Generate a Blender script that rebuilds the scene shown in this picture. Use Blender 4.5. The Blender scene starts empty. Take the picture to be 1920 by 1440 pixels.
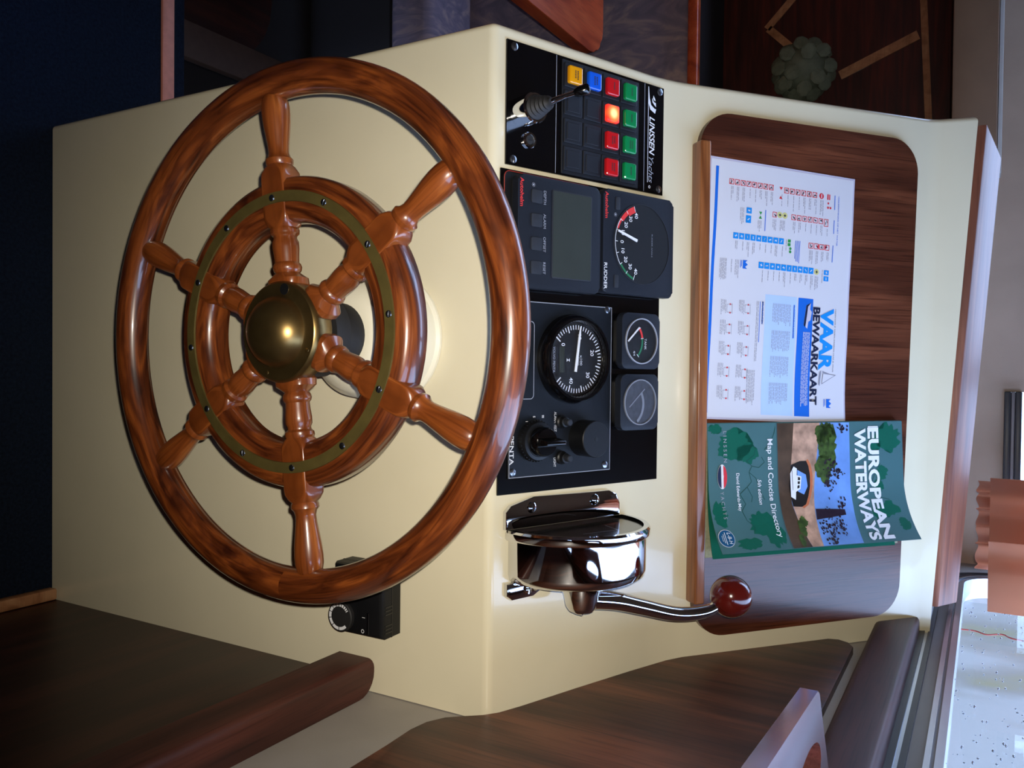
import bpy, bmesh, math, random
from mathutils import Vector, Matrix
random.seed(7)
sc = bpy.context.scene
COL = sc.collection
R = math.radians

# ------------------------------------------------------------------ camera
# the photograph was taken with the phone turned: the picture's right is the boat's up
PITCH, YAW, ROLL, FOC = 0.5236, 0.0203, 0.0213, 1542.85
CAM = Vector((-0.0039, -0.6501, 0.3983))
cp, sp, cy, sy = math.cos(PITCH), math.sin(PITCH), math.cos(YAW), math.sin(YAW)
fwd = Vector((sy * cp, cy * cp, -sp)); rgt = Vector((cy, -sy, 0)); upv = rgt.cross(fwd)
r2 = math.cos(ROLL) * rgt + math.sin(ROLL) * upv
u2 = -math.sin(ROLL) * rgt + math.cos(ROLL) * upv
cam_d = bpy.data.cameras.new('camera'); cam = bpy.data.objects.new('camera', cam_d); COL.objects.link(cam)
cam_d.sensor_width = 36; cam_d.lens = FOC / 1920 * 36; cam_d.clip_start = 0.01
cx, cyv, cz = u2, -r2, -fwd
cam.matrix_world = Matrix(((cx.x, cyv.x, cz.x, CAM.x), (cx.y, cyv.y, cz.y, CAM.y), (cx.z, cyv.z, cz.z, CAM.z), (0, 0, 0, 1)))
sc.camera = cam

# ------------------------------------------------------------------ light
WORLD_STRENGTH = 8.2
FLASH_WATT = 25.5
w = bpy.data.worlds.new('overcast_sky'); sc.world = w; w.use_nodes = True
bg = w.node_tree.nodes['Background']; bg.inputs[0].default_value = (0.47, 0.625, 1.0, 1); bg.inputs[1].default_value = WORLD_STRENGTH
fl = bpy.data.lights.new('phone_flash', 'SPOT'); fl.energy = FLASH_WATT; fl.color = (1.0, 0.92, 0.79); fl.shadow_soft_size = 0.004; fl.spot_size = R(89); fl.spot_blend = 1.0
flo = bpy.data.objects.new('phone_flash', fl); COL.objects.link(flo); flo.matrix_world = cam.matrix_world.copy(); flo.location = CAM - r2 * 0.014 + u2 * 0.012
sc.view_settings.view_transform = 'Standard'; sc.view_settings.look = 'None'
sc.view_settings.exposure = 0.0; sc.view_settings.gamma = 1.0; sc.view_settings.use_curve_mapping = False
sc.cycles.use_denoising = True
sc.cycles.max_bounces = 8; sc.cycles.diffuse_bounces = 4; sc.cycles.glossy_bounces = 4; sc.cycles.transparent_max_bounces = 12
sc.cycles.caustics_reflective = False; sc.cycles.caustics_refractive = False
sc.cycles.sample_clamp_indirect = 6

# ------------------------------------------------------------------ materials
def srgb(r, g, b):
    f = lambda c: (c / 255 / 12.92) if c / 255 <= 0.04045 else ((c / 255 + 0.055) / 1.055) ** 2.4
    return (f(r), f(g), f(b), 1)
def base(name):
    m = bpy.data.materials.new(name); m.use_nodes = True
    return m, m.node_tree.nodes, m.node_tree.links, m.node_tree.nodes['Principled BSDF']
def plain(name, col, rough=0.5, metal=0.0, coat=0.0, spec=0.5, noise=0.0, nscale=60, bump=0.0, bscale=300, emit=None, estr=0, coat_rough=0.05):
    m, N, L, P = base(name)
    P.inputs['Base Color'].default_value = col; P.inputs['Roughness'].default_value = rough; P.inputs['Metallic'].default_value = metal
    P.inputs['Coat Weight'].default_value = coat; P.inputs['Coat Roughness'].default_value = coat_rough; P.inputs['Specular IOR Level'].default_value = spec
    tc = N.new('ShaderNodeTexCoord')
    nz = N.new('ShaderNodeTexNoise'); nz.inputs['Scale'].default_value = nscale; nz.inputs['Detail'].default_value = 4
    L.new(tc.outputs['Object'], nz.inputs['Vector'])
    mx = N.new('ShaderNodeMixRGB'); mx.blend_type = 'MULTIPLY'; mx.inputs[0].default_value = noise
    mx.inputs[1].default_value = col; L.new(nz.outputs['Color'], mx.inputs[2])
    if noise:
        cr = N.new('ShaderNodeValToRGB'); cr.color_ramp.elements[0].position = 0.3; cr.color_ramp.elements[1].position = 0.7
        L.new(nz.outputs['Fac'], cr.inputs[0]); L.new(cr.outputs[0], mx.inputs[2]); L.new(mx.outputs[0], P.inputs['Base Color'])
    if bump:
        n2 = N.new('ShaderNodeTexNoise'); n2.inputs['Scale'].default_value = bscale; n2.inputs['Detail'].default_value = 3
        L.new(tc.outputs['Object'], n2.inputs['Vector'])
        bp = N.new('ShaderNodeBump'); bp.inputs['Strength'].default_value = bump; bp.inputs['Distance'].default_value = 0.002
        L.new(n2.outputs['Fac'], bp.inputs['Height']); L.new(bp.outputs[0], P.inputs['Normal'])
    if emit:
        P.inputs['Emission Color'].default_value = emit; P.inputs['Emission Strength'].default_value = estr
    return m
def wood(name, dark, mid, light, scale=(4, 60, 60), coord='Object', rough=0.35, coat=0.3, pores=0.5, pscale=(12, 500, 500), dist=1.2, coat_rough=0.08, rot=(0, 0, 0)):
    m, N, L, P = base(name)
    tc = N.new('ShaderNodeTexCoord'); mp = N.new('ShaderNodeMapping'); mp.inputs['Scale'].default_value = scale; mp.inputs['Rotation'].default_value = rot
    L.new(tc.outputs[coord], mp.inputs['Vector'])
    nz = N.new('ShaderNodeTexNoise'); nz.inputs['Scale'].default_value = 1; nz.inputs['Detail'].default_value = 5; nz.inputs['Distortion'].default_value = dist
    L.new(mp.outputs[0], nz.inputs['Vector'])
    cr = N.new('ShaderNodeValToRGB'); e = cr.color_ramp.elements
    e[0].position = 0.32; e[0].color = dark; e[1].position = 0.68; e[1].color = light
    k = e.new(0.5); k.color = mid
    L.new(nz.outputs['Fac'], cr.inputs[0])
    mp2 = N.new('ShaderNodeMapping'); mp2.inputs['Scale'].default_value = pscale; mp2.inputs['Rotation'].default_value = rot; L.new(tc.outputs[coord], mp2.inputs['Vector'])
    n2 = N.new('ShaderNodeTexNoise'); n2.inputs['Scale'].default_value = 1; n2.inputs['Detail'].default_value = 2; L.new(mp2.outputs[0], n2.inputs['Vector'])
    c2 = N.new('ShaderNodeValToRGB'); c2.color_ramp.elements[0].position = 0.33; c2.color_ramp.elements[0].color = (0.35, 0.3, 0.28, 1); c2.color_ramp.elements[1].position = 0.5
    L.new(n2.outputs['Fac'], c2.inputs[0])
    mx = N.new('ShaderNodeMixRGB'); mx.blend_type = 'MULTIPLY'; mx.inputs[0].default_value = pores
    L.new(cr.outputs[0], mx.inputs[1]); L.new(c2.outputs[0], mx.inputs[2]); L.new(mx.outputs[0], P.inputs['Base Color'])
    P.inputs['Roughness'].default_value = rough; P.inputs['Coat Weight'].default_value = coat; P.inputs['Coat Roughness'].default_value = coat_rough
    bp = N.new('ShaderNodeBump'); bp.inputs['Strength'].default_value = 0.06; bp.inputs['Distance'].default_value = 0.001
    L.new(n2.outputs['Fac'], bp.inputs['Height']); L.new(bp.outputs[0], P.inputs['Normal'])
    return m

M = {}
M['gelcoat'] = plain('cream_gelcoat', srgb(228, 219, 190), 0.16, coat=0.35, noise=0.06, nscale=9, coat_rough=0.03)
M['boss'] = plain('cream_boss', srgb(232, 228, 208), 0.3, coat=0.4)
M['teak'] = wood('varnished_teak', srgb(56, 22, 8), srgb(98, 46, 18), srgb(136, 70, 28), (9, 55, 55), 'UV', 0.3, 0.7, 0.5, (14, 600, 600), 2.2, 0.06)
M['teak2'] = wood('varnished_teak_spoke', srgb(92, 42, 14), srgb(126, 64, 25), srgb(158, 90, 40), (10, 60, 110), 'UV', 0.3, 0.7, 0.4, (16, 500, 500), 1.2, 0.06)
M['mahog'] = wood('striped_mahogany', srgb(58, 28, 18), srgb(82, 43, 28), srgb(112, 63, 42), (28, 3, 28), 'Object', 0.3, 0.25, 0.75, (700, 14, 700), 0.5, 0.12)
M['mahog_side'] = wood('side_mahogany', srgb(50, 23, 13), srgb(80, 42, 26), srgb(114, 64, 42), (5, 34, 4), 'Object', 0.5, 0.1, 0.6, (400, 500, 16), 0.5, 0.3, rot=(R(12), 0, 0))
M['mahog_dark'] = wood('dark_mahogany', srgb(42, 20, 14), srgb(53, 26, 18), srgb(68, 34, 24), (40, 4, 40), 'Object', 0.45, 0.15, 0.5, (500, 14, 500), 0.6, 0.3)
M['mahog_red'] = wood('red_mahogany', srgb(150, 56, 30), srgb(196, 84, 46), srgb(214, 104, 60), (30, 5, 30), 'Object', 0.35, 0.4, 0.3, (400, 20, 400), 0.6)
M['mahog_lip'] = wood('lip_mahogany', srgb(96, 52, 26), srgb(134, 80, 44), srgb(158, 100, 58), (5, 60, 60), 'Object', 0.35, 0.3, 0.5, (14, 500, 500), 0.8)
M['bulk'] = wood('bulkhead_mahogany', srgb(44, 14, 9), srgb(66, 22, 13), srgb(88, 30, 17), (5, 40, 60), 'Object', 0.5, 0.1, 0.3, (14, 300, 300), 0.6)
M['inlay'] = wood('pale_inlay', srgb(150, 100, 66), srgb(176, 122, 84), srgb(190, 140, 100), (30, 30, 30), 'Object', 0.5, 0.1, 0.2)
M['black'] = plain('black_plastic', srgb(15, 16, 19), 0.45, spec=0.35, noise=0.15, nscale=200)
M['blackgloss'] = plain('black_gloss_plate', srgb(7, 7, 9), 0.16, coat=0.3, noise=0.1, nscale=120)
M['navyblk'] = plain('blueblack_panel', srgb(14, 18, 25), 0.5, spec=0.3, noise=0.2, nscale=300, bump=0.05, bscale=2500)
M['housing'] = plain('slate_housing', srgb(25, 29, 38), 0.5, spec=0.3, noise=0.15, nscale=300)
M['button'] = plain('rubber_button', srgb(38, 41, 48), 0.6, spec=0.3, noise=0.15, nscale=300)
M['dialblack'] = plain('dial_black', srgb(9, 9, 11), 0.5, coat=0.25, noise=0.1)
M['fogdial'] = plain('fogged_dial', srgb(66, 70, 80), 0.55, noise=0.35, nscale=140)
M['fogmark'] = plain('fogged_mark', srgb(120, 124, 134), 0.6)
M['screen'] = plain('lcd_screen', srgb(52, 58, 56), 0.25, coat=0.3, noise=0.1, nscale=30)
M['rubber'] = plain('black_rubber', srgb(28, 27, 28), 0.65, noise=0.2, nscale=200)
M['chrome'] = plain('chrome', srgb(226, 226, 228), 0.05, 1.0, noise=0.06, nscale=30)
M['screw'] = plain('screw_steel', srgb(170, 172, 178), 0.28, 1.0, noise=0.2, nscale=400)
M['brass'] = plain('aged_brass', srgb(146, 120, 74), 0.32, 0.94, noise=0.3, nscale=45)
M['brass_dull'] = plain('dull_brass', srgb(112, 98, 52), 0.5, 0.6, noise=0.3, nscale=60)
M['white'] = plain('white_print', srgb(225, 226, 230), 0.5, noise=0.04)
M['grayprint'] = plain('grey_print', srgb(150, 154, 165), 0.5, noise=0.05)
M['redprint'] = plain('red_print', srgb(210, 50, 48), 0.5, noise=0.05)
M['greenprint'] = plain('green_print', srgb(30, 110, 70), 0.5, noise=0.05)
M['redline'] = plain('red_trim', srgb(150, 46, 34), 0.5, noise=0.05)
M['key_red'] = plain('red_key', srgb(190, 22, 28), 0.2, coat=0.3, noise=0.1)
M['key_green'] = plain('green_key', srgb(10, 128, 70), 0.2, coat=0.3, noise=0.1)
M['key_yellow'] = plain('yellow_key', srgb(222, 150, 12), 0.2, coat=0.3, noise=0.1)
M['key_blue'] = plain('blue_key', srgb(20, 88, 210), 0.2, coat=0.3, noise=0.1)
M['key_blank'] = plain('blank_key', srgb(24, 26, 32), 0.5, spec=0.3, noise=0.1)
M['keytext'] = plain('key_lettering', srgb(30, 20, 20), 0.6, noise=0.05)
M['paper'] = plain('paper_white', srgb(206, 206, 214), 0.35, coat=0.25, noise=0.03, nscale=12)
M['lam'] = plain('laminate_edge', srgb(190, 186, 204), 0.25, noise=0.04)
M['p_blue'] = plain('print_blue', srgb(24, 100, 200), 0.4, noise=0.04)
M['p_sky'] = plain('print_signal_blue', srgb(20, 135, 215), 0.4, noise=0.04)
M['p_light'] = plain('print_pale_blue', srgb(176, 200, 238), 0.4, noise=0.04)
M['p_navy'] = plain('print_navy', srgb(22, 32, 62), 0.4, noise=0.04)
M['p_gray'] = plain('print_text_grey', srgb(132, 134, 150), 0.5, noise=0.04)
M['p_red'] = plain('print_red', srgb(206, 46, 58), 0.4, noise=0.04)
M['p_green'] = plain('print_green', srgb(44, 140, 70), 0.4, noise=0.04)
M['p_yellow'] = plain('print_pale_yellow', srgb(200, 196, 130), 0.4, noise=0.04)
M['c_teal'] = plain('cover_slate_teal', srgb(70, 108, 112), 0.3, coat=0.4, noise=0.1, nscale=18)
M['c_green'] = plain('cover_green', srgb(16, 92, 74), 0.3, coat=0.4, noise=0.08, nscale=30)
M['c_sky'] = plain('cover_sky', srgb(116, 160, 228), 0.3, coat=0.4, noise=0.35, nscale=26)
M['c_stone'] = plain('cover_stone', srgb(206, 164, 138), 0.35, coat=0.3, noise=0.6, nscale=75)
M['c_brick'] = plain('cover_brick', srgb(196, 112, 74), 0.35, coat=0.3, noise=0.2, nscale=300)
M['c_water'] = plain('cover_water', srgb(92, 72, 56), 0.35, coat=0.3, noise=0.6, nscale=40)
M['c_tree'] = plain('cover_foliage', srgb(74, 100, 44), 0.35, coat=0.3, noise=0.8, nscale=140)
M['c_leaf'] = plain('cover_dark_leaves', srgb(44, 30, 44), 0.35, coat=0.3, noise=0.4, nscale=200)
M['c_dark'] = plain('cover_dark', srgb(34, 30, 28), 0.35, coat=0.3, noise=0.2)
M['c_river'] = plain('cover_river', srgb(24, 72, 66), 0.35, noise=0.1)
M['pages'] = plain('page_block', srgb(150, 150, 120), 0.7, noise=0.3, nscale=300)
M['vinyl'] = plain('grey_vinyl', srgb(170, 164, 158), 0.6, noise=0.12, nscale=14, bump=0.12, bscale=500)
M['vinyl2'] = plain('beige_vinyl', srgb(168, 144, 126), 0.6, noise=0.12, nscale=14, bump=0.12, bscale=500)
M['tan'] = plain('tan_pad', srgb(116, 86, 62), 0.6, noise=0.15, nscale=20)
M['carpet'] = plain('navy_carpet', srgb(26, 36, 54), 0.95, noise=0.5, nscale=250, bump=0.8, bscale=900, spec=0.1)
M['nosing'] = plain('copper_nosing', srgb(214, 140, 122), 0.6, noise=0.2, nscale=80)
M['alu'] = plain('aluminium', srgb(196, 200, 210), 0.3, 1.0, noise=0.08, nscale=20)
M['frame'] = plain('grey_frame', srgb(112, 104, 104), 0.35, noise=0.08, nscale=20)
M['seal'] = plain('dark_seal', srgb(40, 38, 42), 0.4, noise=0.1)
def satin():
    m, N, L, P = base('copper_satin'); out = N['Material Output']
    tc = N.new('ShaderNodeTexCoord'); nz = N.new('ShaderNodeTexNoise'); nz.inputs['Scale'].default_value = 18; L.new(tc.outputs['Object'], nz.inputs['Vector'])
    cr = N.new('ShaderNodeValToRGB'); cr.color_ramp.elements[0].color = srgb(186, 108, 72); cr.color_ramp.elements[1].color = srgb(226, 150, 112); L.new(nz.outputs['Fac'], cr.inputs[0])
    L.new(cr.outputs[0], P.inputs['Base Color']); P.inputs['Roughness'].default_value = 0.34; P.inputs['Metallic'].default_value = 0.3
    t = N.new('ShaderNodeBsdfTranslucent'); t.inputs[0].default_value = srgb(252, 206, 180)
    mx = N.new('ShaderNodeMixShader'); mx.inputs[0].default_value = 0.6; L.new(P.outputs[0], mx.inputs[1]); L.new(t.outputs[0], mx.inputs[2]); L.new(mx.outputs[0], out.inputs[0])
    return m
M['copper'] = satin()
M['beam'] = plain('dim_timber', srgb(72, 54, 46), 0.7, noise=0.2)
M['mahog_rail'] = wood('rail_mahogany', srgb(56, 26, 20), srgb(72, 36, 28), srgb(90, 46, 36), (40, 4, 40), 'Object', 0.55, 0.05, 0.5, (500, 14, 500), 0.6, 0.3)
M['void'] = plain('painted_shade_black', srgb(26, 22, 24), 0.8, noise=0.2)  # near-black colour stands in for shade the flash doesn't reach in the forward cabin
M['uphol'] = None
M['lever_red'] = plain('oxblood_knob', srgb(84, 18, 13), 0.16, coat=0.6, noise=0.1, nscale=40)
M['ceil'] = plain('headliner', srgb(128, 104, 84), 0.8, noise=0.05)
M['panelling'] = plain('cabin_panelling', srgb(96, 60, 40), 0.6, noise=0.2, nscale=12)
M['succ'] = plain('greygreen_petal', srgb(112, 122, 104), 0.7, noise=0.3, nscale=60)
M['hull'] = None
def marble():
    m, N, L, P = base('marbled_upholstery')
    tc = N.new('ShaderNodeTexCoord'); nz = N.new('ShaderNodeTexNoise'); nz.inputs['Scale'].default_value = 7; nz.inputs['Detail'].default_value = 6; nz.inputs['Distortion'].default_value = 2.5
    mp = N.new('ShaderNodeMapping'); mp.inputs['Scale'].default_value = (2.2, 1, 1); mp.inputs['Rotation'].default_value = (0, R(35), 0)
    L.new(tc.outputs['Object'], mp.inputs[0]); L.new(mp.outputs[0], nz.inputs['Vector'])
    cr = N.new('ShaderNodeValToRGB'); e = cr.color_ramp.elements
    e[0].position = 0.35; e[0].color = srgb(118, 110, 130); e[1].position = 0.68; e[1].color = srgb(178, 156, 158)
    k = e.new(0.52); k.color = srgb(138, 126, 146)
    L.new(nz.outputs['Fac'], cr.inputs[0]); L.new(cr.outputs[0], P.inputs['Base Color']); P.inputs['Roughness'].default_value = 0.8
    return m
M['uphol'] = marble()
def quay():
    m, N, L, P = base('pale_quay')
    tc = N.new('ShaderNodeTexCoord'); mp = N.new('ShaderNodeMapping'); mp.inputs['Scale'].default_value = (1.6, 1, 0.35)
    nz = N.new('ShaderNodeTexNoise'); nz.inputs['Scale'].default_value = 1.6; nz.inputs['Detail'].default_value = 4
    L.new(tc.outputs['Object'], mp.inputs[0]); L.new(mp.outputs[0], nz.inputs['Vector'])
    cr = N.new('ShaderNodeValToRGB'); e = cr.color_ramp.elements
    e[0].position = 0.36; e[0].color = srgb(104, 96, 58); e[1].position = 0.56; e[1].color = srgb(122, 118, 112)
    k = e.new(0.46); k.color = srgb(104, 98, 88)
    L.new(nz.outputs['Fac'], cr.inputs[0]); L.new(cr.outputs[0], P.inputs['Base Color']); P.inputs['Roughness'].default_value = 0.8
    return m
M['hull'] = quay()
def glass_mat():
    m, N, L, P = base('window_glass')
    N.remove(P); out = N['Material Output']
    t = N.new('ShaderNodeBsdfTransparent'); t.inputs[0].default_value = (0.94, 0.97, 0.98, 1)
    g = N.new('ShaderNodeBsdfGlossy'); g.inputs['Roughness'].default_value = 0.02
    mx = N.new('ShaderNodeMixShader'); mx.inputs[0].default_value = 0.06; L.new(t.outputs[0], mx.inputs[1]); L.new(g.outputs[0], mx.inputs[2]); L.new(mx.outputs[0], out.inputs[0])
    return m
M['glass'] = glass_mat()
def lens_mat():
    m, N, L, P = base('gauge_lens'); N.remove(P); out = N['Material Output']
    t = N.new('ShaderNodeBsdfTransparent'); g = N.new('ShaderNodeBsdfGlossy'); g.inputs['Roughness'].default_value = 0.05
    mx = N.new('ShaderNodeMixShader'); mx.inputs[0].default_value = 0.05
    L.new(t.outputs[0], mx.inputs[1]); L.new(g.outputs[0], mx.inputs[2]); L.new(mx.outputs[0], out.inputs[0])
    return m
M['lens'] = lens_mat()
def lit_key():
    m, N, L, P = base('lit_red_key')
    tc = N.new('ShaderNodeTexCoord'); mp = N.new('ShaderNodeMapping'); mp.inputs['Scale'].default_value = (105, 105, 0)
    gr = N.new('ShaderNodeTexGradient'); gr.gradient_type = 'SPHERICAL'
    L.new(tc.outputs['Object'], mp.inputs[0]); L.new(mp.outputs[0], gr.inputs[0])
    cr = N.new('ShaderNodeValToRGB'); e = cr.color_ramp.elements
    e[0].position = 0.0; e[0].color = (1, 0.02, 0.01, 1); e[1].position = 0.75; e[1].color = (1, 0.72, 0.3, 1)
    k = e.new(0.35); k.color = (1, 0.2, 0.03, 1)
    L.new(gr.outputs['Fac'], cr.inputs[0]); L.new(cr.outputs[0], P.inputs['Emission Color']); P.inputs['Emission Strength'].default_value = 1.6
    P.inputs['Base Color'].default_value = srgb(200, 40, 30)
    return m
M['key_lit'] = lit_key()

# ------------------------------------------------------------------ helpers
def link(name, mesh, mat, parent=None, smooth=None):
    if mat is not None and not mesh.materials: mesh.materials.append(M[mat] if isinstance(mat, str) else mat)
    if smooth is not None:
        mesh.polygons.foreach_set('use_smooth', [True] * len(mesh.polygons)); mesh.set_sharp_from_angle(angle=R(smooth))
    o = bpy.data.objects.new(name, mesh); COL.objects.link(o)
    if parent is not None: o.parent = parent
    return o
def obj(name, bm, mat, parent=None, smooth=None):
    bmesh.ops.recalc_face_normals(bm, faces=bm.faces[:])
    me = bpy.data.meshes.new(name); bm.to_mesh(me); bm.free()
    return link(name, me, mat, parent, smooth)
def tag(o, label, cat=None, group=None, kind=None):
    if label: o['label'] = label
    if cat: o['category'] = cat
    if group: o['group'] = group
    if kind: o['kind'] = kind
    return o
def thing(name, label, cat, loc=(0, 0, 0), rot=(0, 0, 0), group=None):
    o = bpy.data.objects.new(name, None); COL.objects.link(o); o.location = loc; o.rotation_euler = rot; o.empty_display_size = 0.02
    return tag(o, label, cat, group)
def box(x0, x1, y0, y1, z0, z1, bev=0.0, seg=2, bm=None):
    bm = bm or bmesh.new()
    r = bmesh.ops.create_cube(bm, size=1, matrix=Matrix.Translation(((x0 + x1) / 2, (y0 + y1) / 2, (z0 + z1) / 2)) @ Matrix.Diagonal((x1 - x0, y1 - y0, z1 - z0, 1)))
    if bev:
        es = list({e for v in r['verts'] for e in v.link_edges})
        bmesh.ops.bevel(bm, geom=es, offset=bev, segments=seg, profile=0.5, affect='EDGES')
    return bm
def rrect(x0, x1, y0, y1, r, n=6):
    p = []
    for cx_, cy_, a in ((x1 - r, y1 - r, 0), (x0 + r, y1 - r, 90), (x0 + r, y0 + r, 180), (x1 - r, y0 + r, 270)):
        for i in range(n + 1):
            t = R(a + 90 * i / n); p.append((cx_ + r * math.cos(t), cy_ + r * math.sin(t)))
    return p
def prism(pts, z0, z1, bev=0.0, bm=None, seg=2):
    bm = bm or bmesh.new()
    a = [bm.verts.new((x, y, z0)) for x, y in pts]; b = [bm.verts.new((x, y, z1)) for x, y in pts]
    n = len(pts); bm.faces.new(a[::-1]); top = bm.faces.new(b)
    for i in range(n): bm.faces.new((a[i], a[(i + 1) % n], b[(i + 1) % n], b[i]))
    if bev: bmesh.ops.bevel(bm, geom=list(top.edges), offset=bev, segments=seg, profile=0.5, affect='EDGES')
    return bm
def lathe(prof, n=48, closed=False, bm=None, c=(0, 0), uvs=True, mat=None):
    bm = bm or bmesh.new(); uv = bm.loops.layers.uv.verify()
    rings = []; L_ = [0]
    for i in range(1, len(prof)): L_.append(L_[-1] + math.hypot(prof[i][0] - prof[i - 1][0], prof[i][1] - prof[i - 1][1]))
    for r, z in prof:
        if r < 1e-6: rings.append([bm.verts.new((c[0], c[1], z))])
        else: rings.append([bm.verts.new((c[0] + r * math.cos(2 * math.pi * k / n), c[1] + r * math.sin(2 * math.pi * k / n), z)) for k in range(n)])
    m = len(prof); rr = max(p[0] for p in prof)
    for i in range(m if closed else m - 1):
        A, B = rings[i], rings[(i + 1) % m]; va, vb = L_[i], (L_[i + 1] if i + 1 < m else L_[i] + 0.01)
        for k in range(n):
            k2 = (k + 1) % n
            if len(A) == 1 and len(B) == 1: continue
            if len(A) == 1: f = bm.faces.new((A[0], B[k], B[k2])); us = [(k, va), (k, vb), (k + 1, vb)]
            elif len(B) == 1: f = bm.faces.new((A[k], B[0], A[k2])); us = [(k, va), (k, vb), (k + 1, va)]
            else: f = bm.faces.new((A[k], B[k], B[k2], A[k2])); us = [(k, va), (k, vb), (k + 1, vb), (k + 1, va)]
            for l, (a, b) in zip(f.loops, us): l[uv].uv = (a / n * 2 * math.pi * rr, b)
    return bm
def loft(secs, n=24, bm=None):
    """sections along local x: (pos, half width in y, half thickness in z, superellipse power); with UVs"""
    bm = bm or bmesh.new(); uv = bm.loops.layers.uv.verify(); rings = []
    for pos, wy, tz, pw in secs:
        ring = []
        for k in range(n):
            a = 2 * math.pi * (k + 0.5) / n; ca, sa = math.cos(a), math.sin(a)
            ring.append(bm.verts.new((pos, wy * math.copysign(abs(ca) ** (2 / pw), ca), tz * math.copysign(abs(sa) ** (2 / pw), sa))))
        rings.append(ring)
    for i in range(len(secs) - 1):
        for k in range(n):
            k2 = (k + 1) % n
            f = bm.faces.new((rings[i][k], rings[i][k2], rings[i + 1][k2], rings[i + 1][k]))
            for l, (p, kk) in zip(f.loops, ((secs[i][0], k), (secs[i][0], k + 1), (secs[i + 1][0], k + 1), (secs[i + 1][0], k))): l[uv].uv = (p, kk / n * 0.08)
    bm.faces.new(rings[0][::-1]); bm.faces.new(rings[-1])
    return bm
def tube(path, rad, n=12, bm=None, cap=True):
    bm = bm or bmesh.new(); P = [Vector(p) for p in path]; rings = []; prev = None
    for i, p in enumerate(P):
        t = (P[min(i + 1, len(P) - 1)] - P[max(i - 1, 0)]).normalized()
        u = prev - t * prev.dot(t) if prev is not None else t.cross(Vector((0.3, 0.2, 1)) if abs(t.z) < 0.9 else Vector((1, 0, 0)))
        u.normalize(); prev = u; v = t.cross(u); r = rad[i] if isinstance(rad, (list, tuple)) else rad
        rings.append([bm.verts.new(p + r * (math.cos(2 * math.pi * k / n) * u + math.sin(2 * math.pi * k / n) * v)) for k in range(n)])
    for i in range(len(P) - 1):
        for k in range(n): bm.faces.new((rings[i][k], rings[i][(k + 1) % n], rings[i + 1][(k + 1) % n], rings[i + 1][k]))
    if cap: bm.faces.new(rings[0][::-1]); bm.faces.new(rings[-1])
    return bm
def smooth_path(pts, n=8):
    P = [Vector(p) for p in pts]; P = [2 * P[0] - P[1]] + P + [2 * P[-1] - P[-2]]; out = []
    for i in range(1, len(P) - 2):
        for k in range(n):
            t = k / n; a, b, c, d = P[i - 1], P[i], P[i + 1], P[i + 2]
            out.append(0.5 * ((2 * b) + (c - a) * t + (2 * a - 5 * b + 4 * c - d) * t * t + (3 * b - a - 3 * c + d) * t ** 3))
    return out + [P[-2]]
FLAT = lambda h: (lambda x, y, dz=0: (x, y, h + dz))
def poly(polys, mp, mat, name, parent, sub=0.0, dz=0.0):
    """flat print: polygons in surface coordinates laid on a surface by mp(x, y, dz)"""
    bm = bmesh.new()
    for pts in polys:
        bm.faces.new([bm.verts.new((p[0], p[1], 0)) for p in pts])
    if sub:
        bmesh.ops.triangulate(bm, faces=bm.faces[:])
        for _ in range(6):
            es = [e for e in bm.edges if e.calc_length() > sub]
            if not es: break
            bmesh.ops.subdivide_edges(bm, edges=es, cuts=1); bmesh.ops.triangulate(bm, faces=bm.faces[:])
    bmesh.ops.recalc_face_normals(bm, faces=bm.faces[:])
    for v in bm.verts: v.co = Vector(mp(v.co.x, v.co.y, dz))
    me = bpy.data.meshes.new(name); bm.to_mesh(me); bm.free()
    return link(name, me, mat, parent)
def quad(x0, x1, y0, y1): return [(x0, y0), (x1, y0), (x1, y1), (x0, y1)]
def disc(cx_, cy_, r, n=28, ry=None): return [(cx_ + r * math.cos(2 * math.pi * k / n), cy_ + (ry or r) * math.sin(2 * math.pi * k / n)) for k in range(n)]
def arc(cx_, cy_, r0, r1, a0, a1, n=20):
    o = [(cx_ + r1 * math.cos(R(a0 + (a1 - a0) * k / n)), cy_ + r1 * math.sin(R(a0 + (a1 - a0) * k / n))) for k in range(n + 1)]
    return o + [(cx_ + r0 * math.cos(R(a1 + (a0 - a1) * k / n)), cy_ + r0 * math.sin(R(a1 + (a0 - a1) * k / n))) for k in range(n + 1)]
def seg(x0, y0, x1, y1, wd):
    dx, dy = x1 - x0, y1 - y0; l = math.hypot(dx, dy); nx, ny = -dy / l * wd / 2, dx / l * wd / 2
    return [(x0 + nx, y0 + ny), (x0 - nx, y0 - ny), (x1 - nx, y1 - ny), (x1 + nx, y1 + ny)]
def frame_poly(x0, x1, y0, y1, t): return [quad(x0, x1, y0, y0 + t), quad(x0, x1, y1 - t, y1), quad(x0, x0 + t, y0 + t, y1 - t), quad(x1 - t, x1, y0 + t, y1 - t)]
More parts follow.
